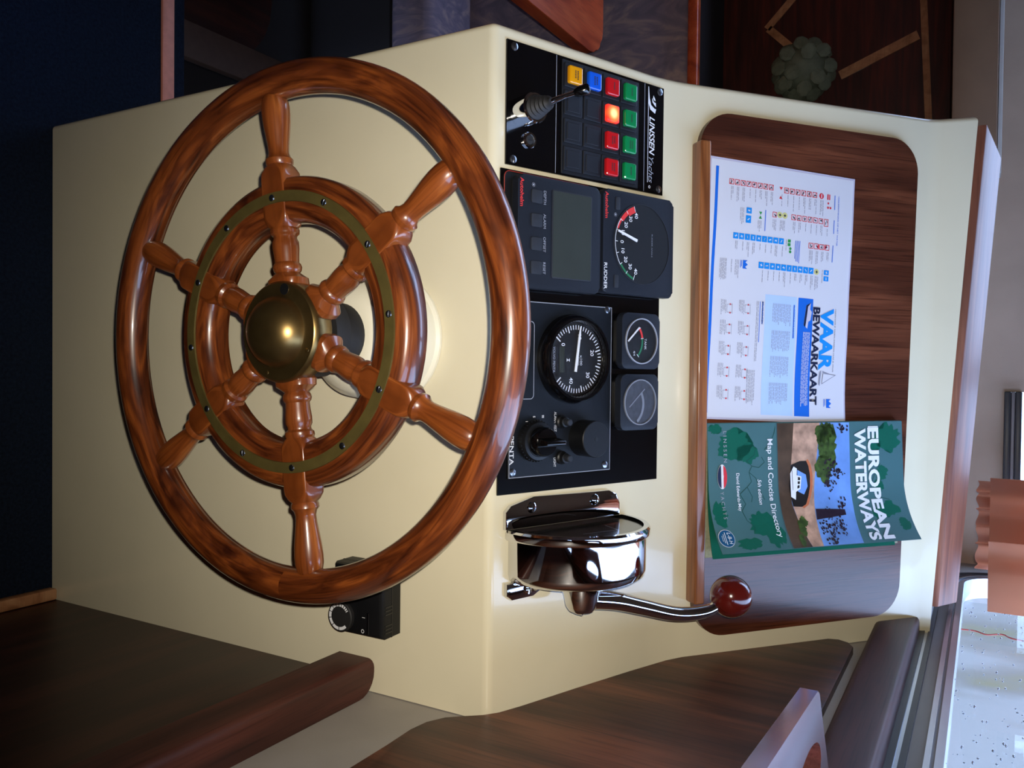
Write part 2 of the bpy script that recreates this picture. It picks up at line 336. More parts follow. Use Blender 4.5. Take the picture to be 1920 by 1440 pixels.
def text(s, mp, x, y, h, mat, parent, name='lettering', width=None, bold=0.0, shear=0.0, center=False, rot=0.0, dz=0.0):
    """lettering of cap height h with its lower left at (x, y); width fixes the total run"""
    cu = bpy.data.curves.new(name, 'FONT'); cu.body = s; cu.size = h / 0.69; cu.offset = bold * h; cu.shear = shear; cu.resolution_u = 3
    to = bpy.data.objects.new(name, cu); COL.objects.link(to)
    dg = bpy.context.evaluated_depsgraph_get(); me = bpy.data.meshes.new_from_object(to.evaluated_get(dg)); bpy.data.objects.remove(to); bpy.data.curves.remove(cu)
    me.name = name; me.materials.clear()
    xs = [v.co.x for v in me.vertices]; x0, x1 = min(xs), max(xs); k = (width / (x1 - x0)) if width else 1.0
    ca, sa = math.cos(R(rot)), math.sin(R(rot))
    for v in me.vertices:
        px = (v.co.x - x0) * k; py = v.co.y
        if center: px -= (x1 - x0) * k / 2
        v.co = Vector(mp(x + px * ca - py * sa, y + px * sa + py * ca, dz))
    return link(name, me, mat, parent)
SCREW = {}
def screw(parent, x, y, z, r=0.0037, mat='screw', name='screw', ang=30, h=0.0016):
    key = (r, mat, h)
    if key not in SCREW:
        bm = lathe([(0, h * 0.55), (r * 0.18, h * 0.55)] and [(0, h), (r * 0.55, h * 0.9), (r * 0.9, h * 0.55), (r, 0)], 20)
        box(-r * 0.75, r * 0.75, -r * 0.12, r * 0.12, h * 0.6, h * 1.06, bm=bm)
        me = bpy.data.meshes.new('screw'); bmesh.ops.recalc_face_normals(bm, faces=bm.faces[:]); bm.to_mesh(me); bm.free()
        me.materials.append(M[mat]); me.polygons.foreach_set('use_smooth', [True] * len(me.polygons)); me.set_sharp_from_angle(angle=R(30)); SCREW[key] = me
    o = bpy.data.objects.new(name, SCREW[key]); COL.objects.link(o); o.parent = parent; o.location = (x, y, z); o.rotation_euler = (0, 0, R(ang + random.uniform(-60, 60)))
    return o
def struct(o): o['kind'] = 'structure'; return o

# ------------------------------------------------------------------ frames of the console
W2 = 0.325                                  # half width of the console
Y1, Z1 = 0.2211, 0.0900                     # crease between instrument slope and chart slope
AS = math.atan2(Z1, Y1); AC = R(40)
def S_loc(x, s, n=0): return (x, s * math.cos(AS) - n * math.sin(AS), s * math.sin(AS) + n * math.cos(AS))
def C_loc(x, c, n=0): return (x, Y1 + c * math.cos(AC) - n * math.sin(AC), Z1 + c * math.sin(AC) + n * math.cos(AC))
SROT = (AS, 0, 0); CROT = (AC, 0, 0); FROT = (R(90), 0, 0)
FLOOR = -0.692

# ------------------------------------------------------------------ the setting
def cube_obj(name, x0, x1, y0, y1, z0, z1, mat, bev=0.0, parent=None, seg=2):
    return obj(name, box(x0, x1, y0, y1, z0, z1, bev, seg), mat, parent, 30 if bev else None)
struct(cube_obj('floor', -1.7, 0.326, -2.0, 0.166, FLOOR - 0.05, FLOOR, 'carpet'))
# right wall: vinyl lining with a window opening
XW = 0.326
WY0, WY1, WZ0, WZ1 = -0.75, 0.88, 0.345, 1.0
bm = bmesh.new()
for a in ((-2.0, 1.6, -1.5, WZ0), (-2.0, 1.6, WZ1, 1.2), (-2.0, WY0, WZ0, WZ1), (WY1, 1.6, WZ0, WZ1)): box(XW, XW + 0.04, a[0], a[1], a[2], a[3], bm=bm)
struct(obj('wall_right', bm, 'vinyl'))
struct(cube_obj('ceiling', -1.75, 0.37, -2.05, 1.04, 1.17, 1.22, 'ceil'))
struct(cube_obj('trim_3', -0.296, 0.3255, 0.601, 0.989, 0.20, 0.334, 'vinyl'))
struct(cube_obj('wall_back', -1.7, 0.326, -2.05, -2.0, FLOOR, 1.2, 'panelling'))
struct(cube_obj('wall_left', -1.75, -1.7, -2.0, 1.6, -1.4, 1.2, 'panelling'))
# front wall under and around the windscreen
YF = 0.99
bm = bmesh.new()
box(-1.7, 0.025, YF, YF + 0.05, 0.337, 0.465, bm=bm); box(0.025, XW, YF, YF + 0.05, 0.337, 0.425, bm=bm)
box(-1.7, XW, YF, YF + 0.05, 1.0, 1.2, bm=bm); box(-1.7, -1.58, YF, YF + 0.05, 0.425, 1.0, bm=bm)
box(0.305, XW, YF, YF + 0.05, 0.425, 1.0, bm=bm)
struct(obj('wall_front', bm, 'vinyl2'))
# forward cabin under the foredeck, dark
bm = bmesh.new()   # foredeck; unseen hatch hole added to let daylight onto settee and table
for a in ((-1.7, -0.30, YF + 0.05, 1.05), (-1.7, -0.30, 1.26, 1.6), (-1.7, -1.25, 1.05, 1.26), (-0.50, -0.30, 1.05, 1.26)): box(a[0], a[1], a[2], a[3], 0.337, 0.37, bm=bm)
struct(obj('ceiling', bm, 'mahog_dark'))
struct(cube_obj('floor', -1.7, -0.30, 0.166, 1.6, -1.30, -1.25, 'void'))
bh = struct(cube_obj('wall_front', -1.7, XW, 1.5, 1.54, -1.3, 0.336, 'bulk'))
struct(cube_obj('wall_front', -0.325, -0.30, 0.605, 1.5, -1.3, 0.333, 'mahog_dark'))
def strip(x0, z0, x1, z1, wd, y=1.5):
    p = seg(x0, z0, x1, z1, wd); b = bmesh.new()
    a = [b.verts.new((q[0], y - 0.003, q[1])) for q in p]; c = [b.verts.new((q[0], y + 0.002, q[1])) for q in p]
    b.faces.new(a); b.faces.new(c[::-1])
    for i in range(4): b.faces.new((a[i], a[(i + 1) % 4], c[(i + 1) % 4], c[i]))
    return obj('inlay_strip', b, 'inlay', bh)
strip(-0.878, -0.100, -0.74, 0.035, 0.018); strip(-0.731, 0.073, -0.797, 0.244, 0.022); strip(-1.2, 0.236, -0.50, 0.274, 0.015)
strip(-0.878, -0.104, -1.02, 0.035, 0.018)
# step nosing at the edge of the wheelhouse sole
t = cube_obj('step_nosing', -1.7, -0.326, 0.166, 0.188, FLOOR - 0.03, FLOOR + 0.004, 'nosing', 0.003)
tag(t, 'copper-pink step nosing along the edge of the navy carpet', 'nosing')
t = cube_obj('step_riser', -1.7, -0.326, 0.188, 0.214, FLOOR - 0.22, FLOOR - 0.006, 'carpet', 0.004)
tag(t, 'narrow navy carpeted riser just below the copper step nosing', 'step')
t = cube_obj('floor_beam', -0.672, -0.600, 0.30, 0.72, -0.972, -0.95, 'beam', 0.004)
tag(t, 'dim brown beam in the dark stairwell beside the console', 'beam')

# ------------------------------------------------------------------ helm console
con = thing('helm_console', 'cream glossy moulded helm console carrying the wheel and instruments', 'console', (0, 0, FLOOR))
bm = bmesh.new()
def prof(side):
    far = ((0.513, 0.335), (0.525, 0.383)) if side < 0 else ((0.498, 0.322), (0.509, 0.341))
    return [(0, 0), (0, -FLOOR), (Y1, Z1 - FLOOR), (far[0][0], far[0][1] - FLOOR), (far[1][0], far[1][1] - FLOOR), (0.60, far[1][1] - FLOOR - 0.02), (0.60, 0)]
A = [bm.verts.new((-W2, y, z)) for y, z in prof(-1)]; B = [bm.verts.new((W2, y, z)) for y, z in prof(1)]
bm.faces.new(A); bm.faces.new(B[::-1])
for i in range(7): bm.faces.new((A[i], B[i], B[(i + 1) % 7], A[(i + 1) % 7]))
bm.edges.ensure_lookup_table()
def edge(i, X=None):
    for e in bm.edges:
        if {e.verts[0], e.verts[1]} == {A[i], B[i]}: return e
sides = [e for e in bm.edges if (e.verts[0] in A and e.verts[1] in A)]
bmesh.ops.bevel(bm, geom=[edge(2)], offset=0.028, segments=6, profile=0.5, affect='EDGES', clamp_overlap=True)
bmesh.ops.bevel(bm, geom=[edge(3)], offset=0.010, segments=5, profile=0.5, affect='EDGES', clamp_overlap=True)
es = [e for e in bm.edges if e.is_valid and (all(abs(v.co.x + W2) < 1e-6 for v in e.verts) or all(abs(v.co.y) < 1e-6 and abs(v.co.z + FLOOR) < 1e-6 for v in e.verts)) and not (abs(e.verts[0].co.z) < 1e-6 and abs(e.verts[1].co.z) < 1e-6)]
bmesh.ops.bevel(bm, geom=es, offset=0.007, segments=4, profile=0.5, affect='EDGES', clamp_overlap=True)
obj('moulding', bm, 'gelcoat', con, 40)

# ------------------------------------------------------------------ right side: locker panel, rail, side board, handrail
t = cube_obj('locker_panel', 0.312, 0.3255, -1.6, -0.0015, FLOOR, -0.1805, 'mahog_dark')
tag(t, 'dark mahogany locker side below the rail right of the wheel', 'locker')
t = cube_obj('skirting_strip', 0.296, 0.3115, -1.6, -0.002, FLOOR, FLOOR + 0.016, 'inlay', 0.003)
tag(t, 'pale wooden skirting strip at the foot of the locker side', 'skirting')
bm = box(0.291, 0.3255, -1.6, -0.001, -0.180, -0.134)
bmesh.ops.bevel(bm, geom=[e for e in bm.edges if all(v.co.x > 0.32 and v.co.y > -0.1 for v in e.verts)], offset=0.022, segments=6, affect='EDGES', profile=0.5)
es = [e for e in bm.edges if all(v.co.x < 0.3 for v in e.verts) and all(v.co.z > -0.15 for v in e.verts)]
bmesh.ops.bevel(bm, geom=es, offset=0.008, segments=4, affect='EDGES', profile=0.5)
t = obj('fiddle_rail', bm, 'mahog_rail', None, 40); tag(t, 'dark mahogany fiddle rail capping the locker side', 'rail')
# board in the (y, z) plane
def yz_board(pts, x0, x1, bev=0.0):
    b = bmesh.new()
    a = [b.verts.new((x0, y, z)) for y, z in pts]; c = [b.verts.new((x1, y, z)) for y, z in pts]; n = len(pts)
    f0 = b.faces.new(a); b.faces.new(c[::-1])
    for i in range(n): b.faces.new((a[i], a[(i + 1) % n], c[(i + 1) % n], c[i]))
    if bev: bmesh.ops.bevel(b, geom=list(f0.edges), offset=bev, segments=2, affect='EDGES', profile=0.5)
    return b
bp_ = [(-1.5, -0.036), (-0.10, -0.038), (-0.065, -0.040), (-0.045, -0.037), (-0.028, -0.028), (-0.017, -0.014), (-0.007, 0.000), (0.006, 0.010), (0.03, 0.0195), (0.10, 0.046), (0.17, 0.0735), (0.222, 0.0955), (0.243, 0.108),
       (0.30, 0.153), (0.36, 0.199), (0.385, 0.221), (0.398, 0.236), (0.402, 0.249), (0.396, 0.261), (0.382, 0.268), (-1.5, 0.268)]
t = obj('side_board', yz_board(bp_, 0.3165, 0.3255, 0.001), 'mahog_side', None, 30)
tag(t, 'flat striped mahogany board with rounded corner on the side lining beside the console', 'board')
bm = box(0.300, 0.3255, -1.5, 0.523, 0.283, 0.330)
for v in bm.verts:
    if v.co.y > 0.5: v.co.y = 0.452 if v.co.z < 0.3 else 0.508   # the end is cut to the slope of the console
es = [e for e in bm.edges if all(v.co.x < 0.31 for v in e.verts)]
bmesh.ops.bevel(bm, geom=es, offset=0.009, segments=4, affect='EDGES', profile=0.5)
t = obj('grab_rail', bm, 'mahog_rail', None, 40); tag(t, 'rounded dark wooden grab rail running under the side window', 'rail')
# cup shelf with an oval hole
def hole_plate(outer, hole, z0, z1, mat, name, parent):
    b = bmesh.new(); n = len(hole)
    vs = {}
    for z in (z0, z1):
        o_ = [b.verts.new((x, y, z)) for x, y in outer]; h_ = [b.verts.new((x, y, z)) for x, y in hole]
        eo = [b.edges.new((o_[i], o_[(i + 1) % len(o_)])) for i in range(len(o_))]; eh = [b.edges.new((h_[i], h_[(i + 1) % n])) for i in range(n)]
        bmesh.ops.triangle_fill(b, use_beauty=True, use_dissolve=False, edges=eo + eh); vs[z] = (o_, h_)
    for k in (0, 1):
        l0, l1 = vs[z0][k], vs[z1][k]; m_ = len(l0)
        for i in range(m_): b.faces.new((l0[i], l0[(i + 1) % m_], l1[(i + 1) % m_], l1[i]))
    return obj(name, b, mat, parent)
cs = thing('cup_shelf', 'small glossy wooden cup shelf with an oval hole jutting from the side wall', 'shelf', (0.26, -0.10, 0.286))
outer = [(-0.042, 0.052), (-0.038, 0.059), (-0.030, 0.064), (0.0395, 0.107), (0.0395, -0.26), (-0.062, -0.26)]
hole = [(0.0130 + 0.0245 * math.cos(a), 0.020 + 0.050 * math.sin(a)) for a in [2 * math.pi * k / 28 for k in range(28)]]
M['shelfwood'] = wood('glossy_shelf_mahogany', srgb(84, 44, 40), srgb(112, 62, 56), srgb(132, 78, 70), (40, 4, 40), 'Object', 0.25, 1.0, 0.3, (500, 14, 500), 0.6, 0.12)
hole_plate(outer, hole, 0.002, 0.014, 'shelfwood', 'shelf_plate', cs)

# ------------------------------------------------------------------ side window
win = struct(bpy.data.objects.new('window_1', None)); COL.objects.link(win); win.location = (XW, 0, WZ0)
def wbar(name, x0, x1, z0, z1, mat, r=0.0, ytop=WY1, inset=0.0):
    # rounded-corner frame band between two loops in the (y, z) plane
    def loop(d):
        return rrect(WY0 - 0.02 + d, WY1 + d * -1 + 0.02, WZ0 - 0.012 + d - WZ0, WZ1 + 0.012 - d - WZ0, max(0.10 - d, 0.02), 8)
    a, b_ = loop(z0), loop(z1); bm_ = bmesh.new(); n = len(a)
    v = [[bm_.verts.new((x - XW, p[0], p[1])) for p in q] for x, q in ((x0, a), (x0, b_), (x1, b_), (x1, a))]
    for k in range(4):
        for i in range(n): bm_.faces.new((v[k][i], v[k][(i + 1) % n], v[(k + 1) % 4][(i + 1) % n], v[(k + 1) % 4][i]))
    return obj(name, bm_, mat, win, 35)
wbar('rubber_seal', 0.3195, 0.3275, -0.004, 0.003, 'seal')
wbar('frame_flange', 0.322, 0.345, 0.003, 0.0065, 'alu')
wbar('inner_seal', 0.3205, 0.340, 0.0065, 0.012, 'seal')
wbar('frame_face', 0.324, 0.350, 0.012, 0.025, 'frame')
wbar('sash_rail', 0.318, 0.350, 0.025, 0.030, 'alu')
wbar('sash_groove', 0.322, 0.350, 0.030, 0.033, 'frame')
wbar('sash_lip', 0.319, 0.350, 0.033, 0.040, 'alu')
gl = obj('glass_pane', yz_board([(p[0], p[1] - 0.0) for p in rrect(WY0 + 0.015, WY1 - 0.015, 0.022, WZ1 - WZ0 - 0.022, 0.07, 6)], 0.012, 0.016), 'glass', win)
bm = bmesh.new()
for i in range(300):
    y = random.uniform(-0.1, 0.74); z = random.uniform(0.028, 0.12); r_ = random.uniform(0.0006, 0.0017)
    bmesh.ops.create_uvsphere(bm, u_segments=8, v_segments=5, radius=1, matrix=Matrix.Translation((0.0115, y, z)) @ Matrix.Diagonal((r_ * 0.4, r_ * random.uniform(1, 3.0), r_ * 0.8, 1)))
M['drop'] = plain('rain_drop', srgb(150, 158, 170), 0.1, coat=0.6)
tag(obj('rain_drop', bm, 'drop', win, 60), None, None, None, 'stuff')

# windscreen frame in the front wall
wf = struct(bpy.data.objects.new('window_2', None)); COL.objects.link(wf); wf.location = (0, YF, 0.42)
for nm, mt, a in (('frame_rail', 'seal', (0.024, 0.305, -0.014, 0.006, 0.0040, 0.014)), ('frame_rail', 'frame', (0.024, 0.305, -0.012, 0.006, 0.014, 0.020)), ('frame_rail', 'seal', (0.024, 0.305, -0.014, 0.006, 0.020, 0.030)), ('frame_rail', 'frame', (-1.58, -0.02, -0.014, -0.0005, 0.046, 0.062)), ('frame_post', 'frame', (-0.02, 0.030, -0.014, -0.0005, 0.046, 0.58)), ('frame_post', 'frame', (-0.82, -0.79, -0.014, 0.02, 0.03, 0.58)), ('frame_rail', 'frame', (-1.58, 0.305, -0.014, 0.006, 0.565, 0.585))):
    obj(nm, box(*a, 0.002), mt, wf, 30)
obj('glass_pane', box(-1.58, 0.305, 0.010, 0.014, 0.01, 0.575), 'glass', wf)
# tan pad on the left of the front wall
t = struct(cube_obj('trim_1', -1.6, -0.345, 0.94, YF - 0.001, 0.337, 0.405, 'tan', 0.004)); 
t = struct(cube_obj('trim_2', -1.6, -0.340, 0.945, YF - 0.001, 0.4055, 0.412, 'vinyl', 0.002))

# windscreen ledge board, slightly tilted
lb = bmesh.new()
near = ((-0.315, 0.5305, 0.381), (0.289, 0.511, 0.339)); far_ = ((-0.295, 0.632, 0.398), (0.312, 0.640, 0.356))
vs = []
for dz in (0.0, 0.0115):
    vs.append([lb.verts.new((p[0], p[1], p[2] + dz)) for p in (near[0], near[1], far_[1], far_[0])])
lb.faces.new(vs[0][::-1]); lb.faces.new(vs[1])
for i in range(4): lb.faces.new((vs[0][i], vs[0][(i + 1) % 4], vs[1][(i + 1) % 4], vs[1][i]))
bmesh.ops.bevel(lb, geom=lb.edges[:], offset=0.0025, segments=2, affect='EDGES', profile=0.5)
M['ledgewood'] = wood('glossy_ledge_mahogany', srgb(96, 50, 36), srgb(124, 70, 48), srgb(146, 88, 60), (4, 40, 40), 'Object', 0.6, 0.12, 0.4, (14, 500, 500), 0.6, 0.4)
t = obj('windscreen_ledge', lb, 'ledgewood', None, 30); tag(t, 'long glossy wooden ledge board behind the console below the windscreen', 'ledge')

# ------------------------------------------------------------------ copper curtain in the corner
cu = thing('curtain', 'shiny copper satin curtain gathered in the windscreen corner', 'curtain', (0.24, 0.72, 0.388))
def drape(name, plan, z0, z1, hem=0.0, n=14):
    # plan: points (x, y) of the cloth seen from above, hanging from z1 to z0
    P = [p.to_2d() for p in smooth_path([(a, b_, 0) for a, b_ in plan], n)]; b = bmesh.new(); rows = 6; g = []
    for j_ in range(rows + 1):
        t_ = j_ / rows; g.append([b.verts.new((p.x - 0.24, p.y - 0.72, z0 - 0.388 + (z1 - z0) * t_ + hem * math.sin(i_ * 0.35) * (1 - t_))) for i_, p in enumerate(P)])
    for j_ in range(rows):
        for i_ in range(len(P) - 1): b.faces.new((g[j_][i_], g[j_][i_ + 1], g[j_ + 1][i_ + 1], g[j_ + 1][i_]))
    o_ = obj(name, b, 'copper', cu, 70); md = o_.modifiers.new('cloth_thickness', 'SOLIDIFY'); md.thickness = 0.001
    return o_
drape('pleats', [(0.158, 0.795), (0.170, 0.765), (0.182, 0.800), (0.196, 0.770), (0.206, 0.806), (0.222, 0.768), (0.230, 0.800), (0.246, 0.760), (0.256, 0.785), (0.270, 0.735), (0.284, 0.75)], 0.389, 0.95, 0.002)
drape('upper_fold', [(0.150, 0.770), (0.170, 0.722), (0.205, 0.735), (0.240, 0.716), (0.262, 0.735)], 0.405, 0.95)
drape('bright_fold', [(0.236, 0.715), (0.246, 0.672), (0.272, 0.668), (0.296, 0.640), (0.308, 0.600)], 0.404, 0.95)
# ------------------------------------------------------------------ forward cabin furniture
tb = thing('saloon_table', 'red mahogany table with rounded corner in the forward cabin', 'table', (-0.95, 0.70, -1.25))
pts = [(-0.6, -0.6), (0.263, -0.6)] + [(0.263 - 0.07 + 0.07 * math.cos(R(a)), 0.33 - 0.07 + 0.07 * math.sin(R(a))) for a in range(0, 91, 10)] + [(-0.6, 0.33)]
obj('table_top', prism(pts, 0.872, 0.90, 0.004), 'mahog_red', tb, 30)
obj('pedestal', lathe([(0.2, 0), (0.2, 0.02), (0.05, 0.04), (0.05, 0.872)], 24), 'mahog_dark', tb, 40)
ss = thing('settee', 'marbled purple-grey settee beneath the wooden trim in the forward cabin', 'settee', (-1.0, 1.35, -1.25))
obj('back_cushion', box(-0.68, 0.68, -0.10, 0.13, 0.38, 1.02, 0.02, 3), 'uphol', ss, 40)
obj('seat_cushion', box(-0.68, 0.68, -0.30, -0.10, 0.28, 0.42, 0.03, 3), 'uphol', ss, 40)
obj('seat_base', box(-0.68, 0.68, -0.29, 0.14, 0.0, 0.28, 0.004), 'void', ss, 30)
obj('top_trim', box(-0.69, 0.69, -0.108, -0.084, 1.021, 1.047, 0.006, 3), 'mahog_red', ss, 40)
obj('back_shelf', box(-0.69, 0.69, -0.083, 0.145, 1.021, 1.036), 'void', ss)
od = thing('rosette_ornament', 'grey-green ball ornament of overlapping petals on the dark bulkhead', 'ornament', (-0.735, 1.432, 0.0))
core = bmesh.new(); bmesh.ops.create_icosphere(core, subdivisions=3, radius=0.058); obj('core', core, 'succ', od, 60)
pet = bmesh.new()
for sx in [(0.0, 0.012, 0.004, 2), (0.016, 0.020, 0.005, 2), (0.030, 0.017, 0.0045, 2), (0.040, 0.008, 0.003, 2)]: pass
pet = loft([(0.0, 0.010, 0.004, 2), (0.012, 0.018, 0.005, 2), (0.024, 0.017, 0.0045, 2), (0.034, 0.009, 0.003, 2)], 10)
pme = bpy.data.meshes.new('petal'); pet.to_mesh(pme); pet.free(); pme.materials.append(M['succ'])
for i in range(46):
    z_ = 1 - 2 * (i + 0.5) / 46; ph = i * 2.39996; d = Vector((math.sqrt(1 - z_ * z_) * math.cos(ph), math.sqrt(1 - z_ * z_) * math.sin(ph), z_))
    o_ = bpy.data.objects.new('petal', pme); COL.objects.link(o_); o_.parent = od
    side = d.cross(Vector((0, 0.9, -0.3))).normalized(); up_ = side.cross(d).normalized()
    ax = (up_ * 0.94 + d * 0.34).normalized(); nz_ = side.cross(ax).normalized() * -1
    nz_ = ax.cross(side).normalized()
    o_.matrix_local = Matrix(((ax.x, side.x, nz_.x, d.x * 0.057), (ax.y, side.y, nz_.y, d.y * 0.057), (ax.z, side.z, nz_.z, d.z * 0.057), (0, 0, 0, 1)))

# ------------------------------------------------------------------ outside
t = cube_obj('quay', -8, 9, -6, 12, -1.6, -1.5, 'hull'); tag(t, 'pale wet quay seen through the rain-spotted side window', 'quay')
t = cube_obj('pale_hull', 0.9, 9, 6.0, 6.3, -1.5, 3.4, 'hull'); tag(t, 'pale blurred hull beyond the rain-spotted side window', 'boat')
t = obj('thin_cord', tube(smooth_path([(0.42, 0.905, 0.36), (0.42, 0.908, 0.388), (0.42, 0.896, 0.405), (0.42, 0.910, 0.428), (0.42, 0.891, 0.457), (0.42, 0.90, 0.60)]), 0.0012, 8), 'redline'); tag(t, 'thin pinkish cord hanging outside the side window', 'cord')

# ================================================================== STEERING WHEEL
WC = (-0.0335, -0.13, -0.121)
wh = thing('steering_wheel', 'varnished teak ship steering wheel with six turned spokes and brass hub', 'steering wheel', WC, FROT)
obj('rim', lathe([(0.2175 + 0.0148 * math.cos(2 * math.pi * k / 20), 0.0150 * math.sin(2 * math.pi * k / 20)) for k in range(20)], 128, closed=True), 'teak', wh, 80)
rp = [(0.0945, -0.010), (0.0945, 0.002), (0.0965, 0.007), (0.1015, 0.0108), (0.127, 0.0108), (0.1318, 0.007), (0.1340, 0.001), (0.1340, -0.012), (0.131, -0.016), (0.098, -0.016)]
obj('ring', lathe(rp, 112, closed=True), 'teak', wh, 50)
br = obj('brass_ring', lathe([(0.1105, 0.0112), (0.1108, 0.0128), (0.1198, 0.0128), (0.1201, 0.0112)], 128, closed=True), 'brass_dull', wh, 30)
A0 = 6.3
for k in range(12):
    a = R(A0 + 30 * k); screw(br, 0.1153 * math.cos(a), 0.1153 * math.sin(a), 0.0128, 0.0030, 'screw', h=0.0010)
spk = loft([(0.022, 0.0135, 0.0125, 5), (0.038, 0.0135, 0.0125, 5), (0.0405, 0.0165, 0.0135, 3.5), (0.046, 0.0168, 0.0135, 3), (0.0495, 0.0125, 0.0120, 2.2), (0.0515, 0.0103, 0.0103, 2), (0.0535, 0.0118, 0.0118, 2), (0.0565, 0.0124, 0.0124, 2), (0.0590, 0.0116, 0.0116, 2), (0.0605, 0.0103, 0.0103, 2),
            (0.066, 0.0106, 0.0106, 2), (0.073, 0.0113, 0.0113, 2), (0.0785, 0.0112, 0.0112, 2), (0.0815, 0.0098, 0.0098, 2), (0.0835, 0.0100, 0.0100, 2), (0.0855, 0.0122, 0.0122, 2), (0.0885, 0.0124, 0.0120, 2.2), (0.0905, 0.0112, 0.0112, 2.4),
            (0.0925, 0.0120, 0.0112, 4), (0.0975, 0.0132, 0.0115, 9), (0.102, 0.0132, 0.0115, 14), (0.134, 0.0132, 0.0115, 14), (0.1385, 0.0132, 0.0115, 9), (0.1435, 0.0120, 0.0110, 3.5), (0.1455, 0.0106, 0.0104, 2.2),
            (0.1475, 0.0118, 0.0118, 2), (0.1505, 0.0120, 0.0120, 2), (0.1530, 0.0098, 0.0098, 2), (0.157, 0.0088, 0.0088, 2), (0.163, 0.0092, 0.0092, 2), (0.172, 0.0104, 0.0104, 2), (0.182, 0.0117, 0.0117, 2), (0.191, 0.0123, 0.0123, 2), (0.198, 0.0120, 0.0120, 2), (0.204, 0.0108, 0.0108, 2), (0.2075, 0.0086, 0.0086, 2), (0.2095, 0.0050, 0.0050, 2)], 32)
sme = bpy.data.meshes.new('spoke'); bmesh.ops.recalc_face_normals(spk, faces=spk.faces[:]); spk.to_mesh(sme); spk.free(); sme.materials.append(M['teak2'])
sme.polygons.foreach_set('use_smooth', [True] * len(sme.polygons)); sme.set_sharp_from_angle(angle=R(32))
for k in range(6):
    o_ = bpy.data.objects.new('spoke', sme); COL.objects.link(o_); o_.parent = wh; o_.rotation_euler = (0, 0, R(A0 + 60 * k)); o_.location = (0, 0, 0.0003)
obj('hub', lathe([(0, -0.012), (0.034, -0.012), (0.034, 0.008), (0, 0.008)], 40), 'black', wh, 30)
obj('hub_flange', lathe([(0, -0.040), (0.030, -0.040), (0.038, -0.032), (0.038, -0.014), (0, -0.014)], 40), 'rubber', wh, 30)
cap = obj('hub_cap', lathe([(0.0415, -0.004), (0.0432, -0.002), (0.0435, 0.0125), (0.0428, 0.0155), (0.0410, 0.0172), (0.0325, 0.0174), (0.0310, 0.0182), (0.0302, 0.0205), (0.0275, 0.0262), (0.0225, 0.0318), (0.0160, 0.0357), (0.0085, 0.0378), (0, 0.0384)], 64), 'brass', wh, 40)
obj('cap_hole', lathe([(0, 0.0178), (0.0048, 0.0178), (0.0048, 0.0172)], 20, c=(-0.0365 * math.cos(R(12)), 0.0365 * math.sin(R(12)))), 'dialblack', cap)
for a in (65, 165 + 90, -20): screw(cap, 0.0368 * math.cos(R(a)), 0.0368 * math.sin(R(a)), 0.0172, 0.0022, 'brass', h=0.0008)
bo = thing('steering_boss', 'round cream steering boss between the console front and the wheel hub', 'boss', (WC[0], -0.0005, WC[2]), FROT)
obj('boss_body', lathe([(0.066, 0), (0.066, 0.003), (0.0625, 0.005), (0.0605, 0.030), (0.057, 0.048), (0.049, 0.060), (0.040, 0.067), (0.033, 0.070), (0, 0.070)], 56), 'boss', bo, 40)
obj('shaft_collar', lathe([(0.030, 0.070), (0.030, 0.082), (0.026, 0.0895), (0.0, 0.0895)], 40), 'rubber', bo, 30)
for a in (40, 130, 220, 310): screw(bo, 0.045 * math.cos(R(a)), 0.045 * math.sin(R(a)), 0.0632, 0.004, 'screw')

# ================================================================== SWITCH PANEL
def onS(name, label, cat, x, s, n=0.0, group=None): return thing(name, label, cat, S_loc(x, s, n), SROT, group)
T1 = 0.0025
pn = onS('switch_panel', 'black gloss switch panel with coloured square keys, left of the instruments', 'switch panel', -0.253, 0.1205, 0.0002)
PX, PS = -0.253, 0.1205
px = lambda x: x - PX
ps = lambda s: s - PS
obj('plate', box(px(-0.311), px(-0.195), ps(0.013), ps(0.228), 0, T1, 0.0004, 1), 'blackgloss', pn, 30)
F1 = FLAT(T1 + 0.0002)
poly([quad(px(-0.310), px(-0.196), ps(0.0731), ps(0.0737)), quad(px(-0.310), px(-0.196), ps(0.1973), ps(0.1979))], F1, 'grayprint', 'pinstripe', pn)
for x, s in ((-0.3055, 0.0215), (-0.2005, 0.0212), (-0.3058, 0.2213), (-0.2010, 0.2210)): screw(pn, px(x), ps(s), T1, 0.0040)
obj('key_bed', box(px(-0.3075), px(-0.1965), ps(0.0795), ps(0.1870), T1, T1 + 0.0022, 0.0005, 1), 'key_blank', pn, 30)
KX = (-0.2930, -0.2658, -0.2386, -0.2114); KS = (0.0930, 0.1188, 0.1444, 0.1702)
def key_mesh(half, h, bev, mat):
    b = box(-half, half, -half, half, 0, h, bev, 3); me = bpy.data.meshes.new('key'); bmesh.ops.recalc_face_normals(b, faces=b.faces[:]); b.to_mesh(me); b.free(); me.materials.append(M[mat]); return me
KM = {m_: key_mesh(0.0086, 0.0058, 0.0018, m_) for m_ in ('key_red', 'key_green', 'key_yellow', 'key_blue', 'key_lit')}
KB = key_mesh(0.0118, 0.0016, 0.0010, 'key_blank'); KB2 = key_mesh(0.0085, 0.0022, 0.0008, 'key_blank')
lay = {(0, 0): 'key_yellow', (0, 1): 'key_blue'}
for c_ in range(4): lay[(c_, 2)] = 'key_red'; lay[(c_, 3)] = 'key_green'
lay[(1, 2)] = 'key_lit'
kl = {'key_yellow': 'yellow key', 'key_blue': 'blue key', 'key_red': 'red key', 'key_green': 'green key', 'key_lit': 'lit red key glowing orange'}
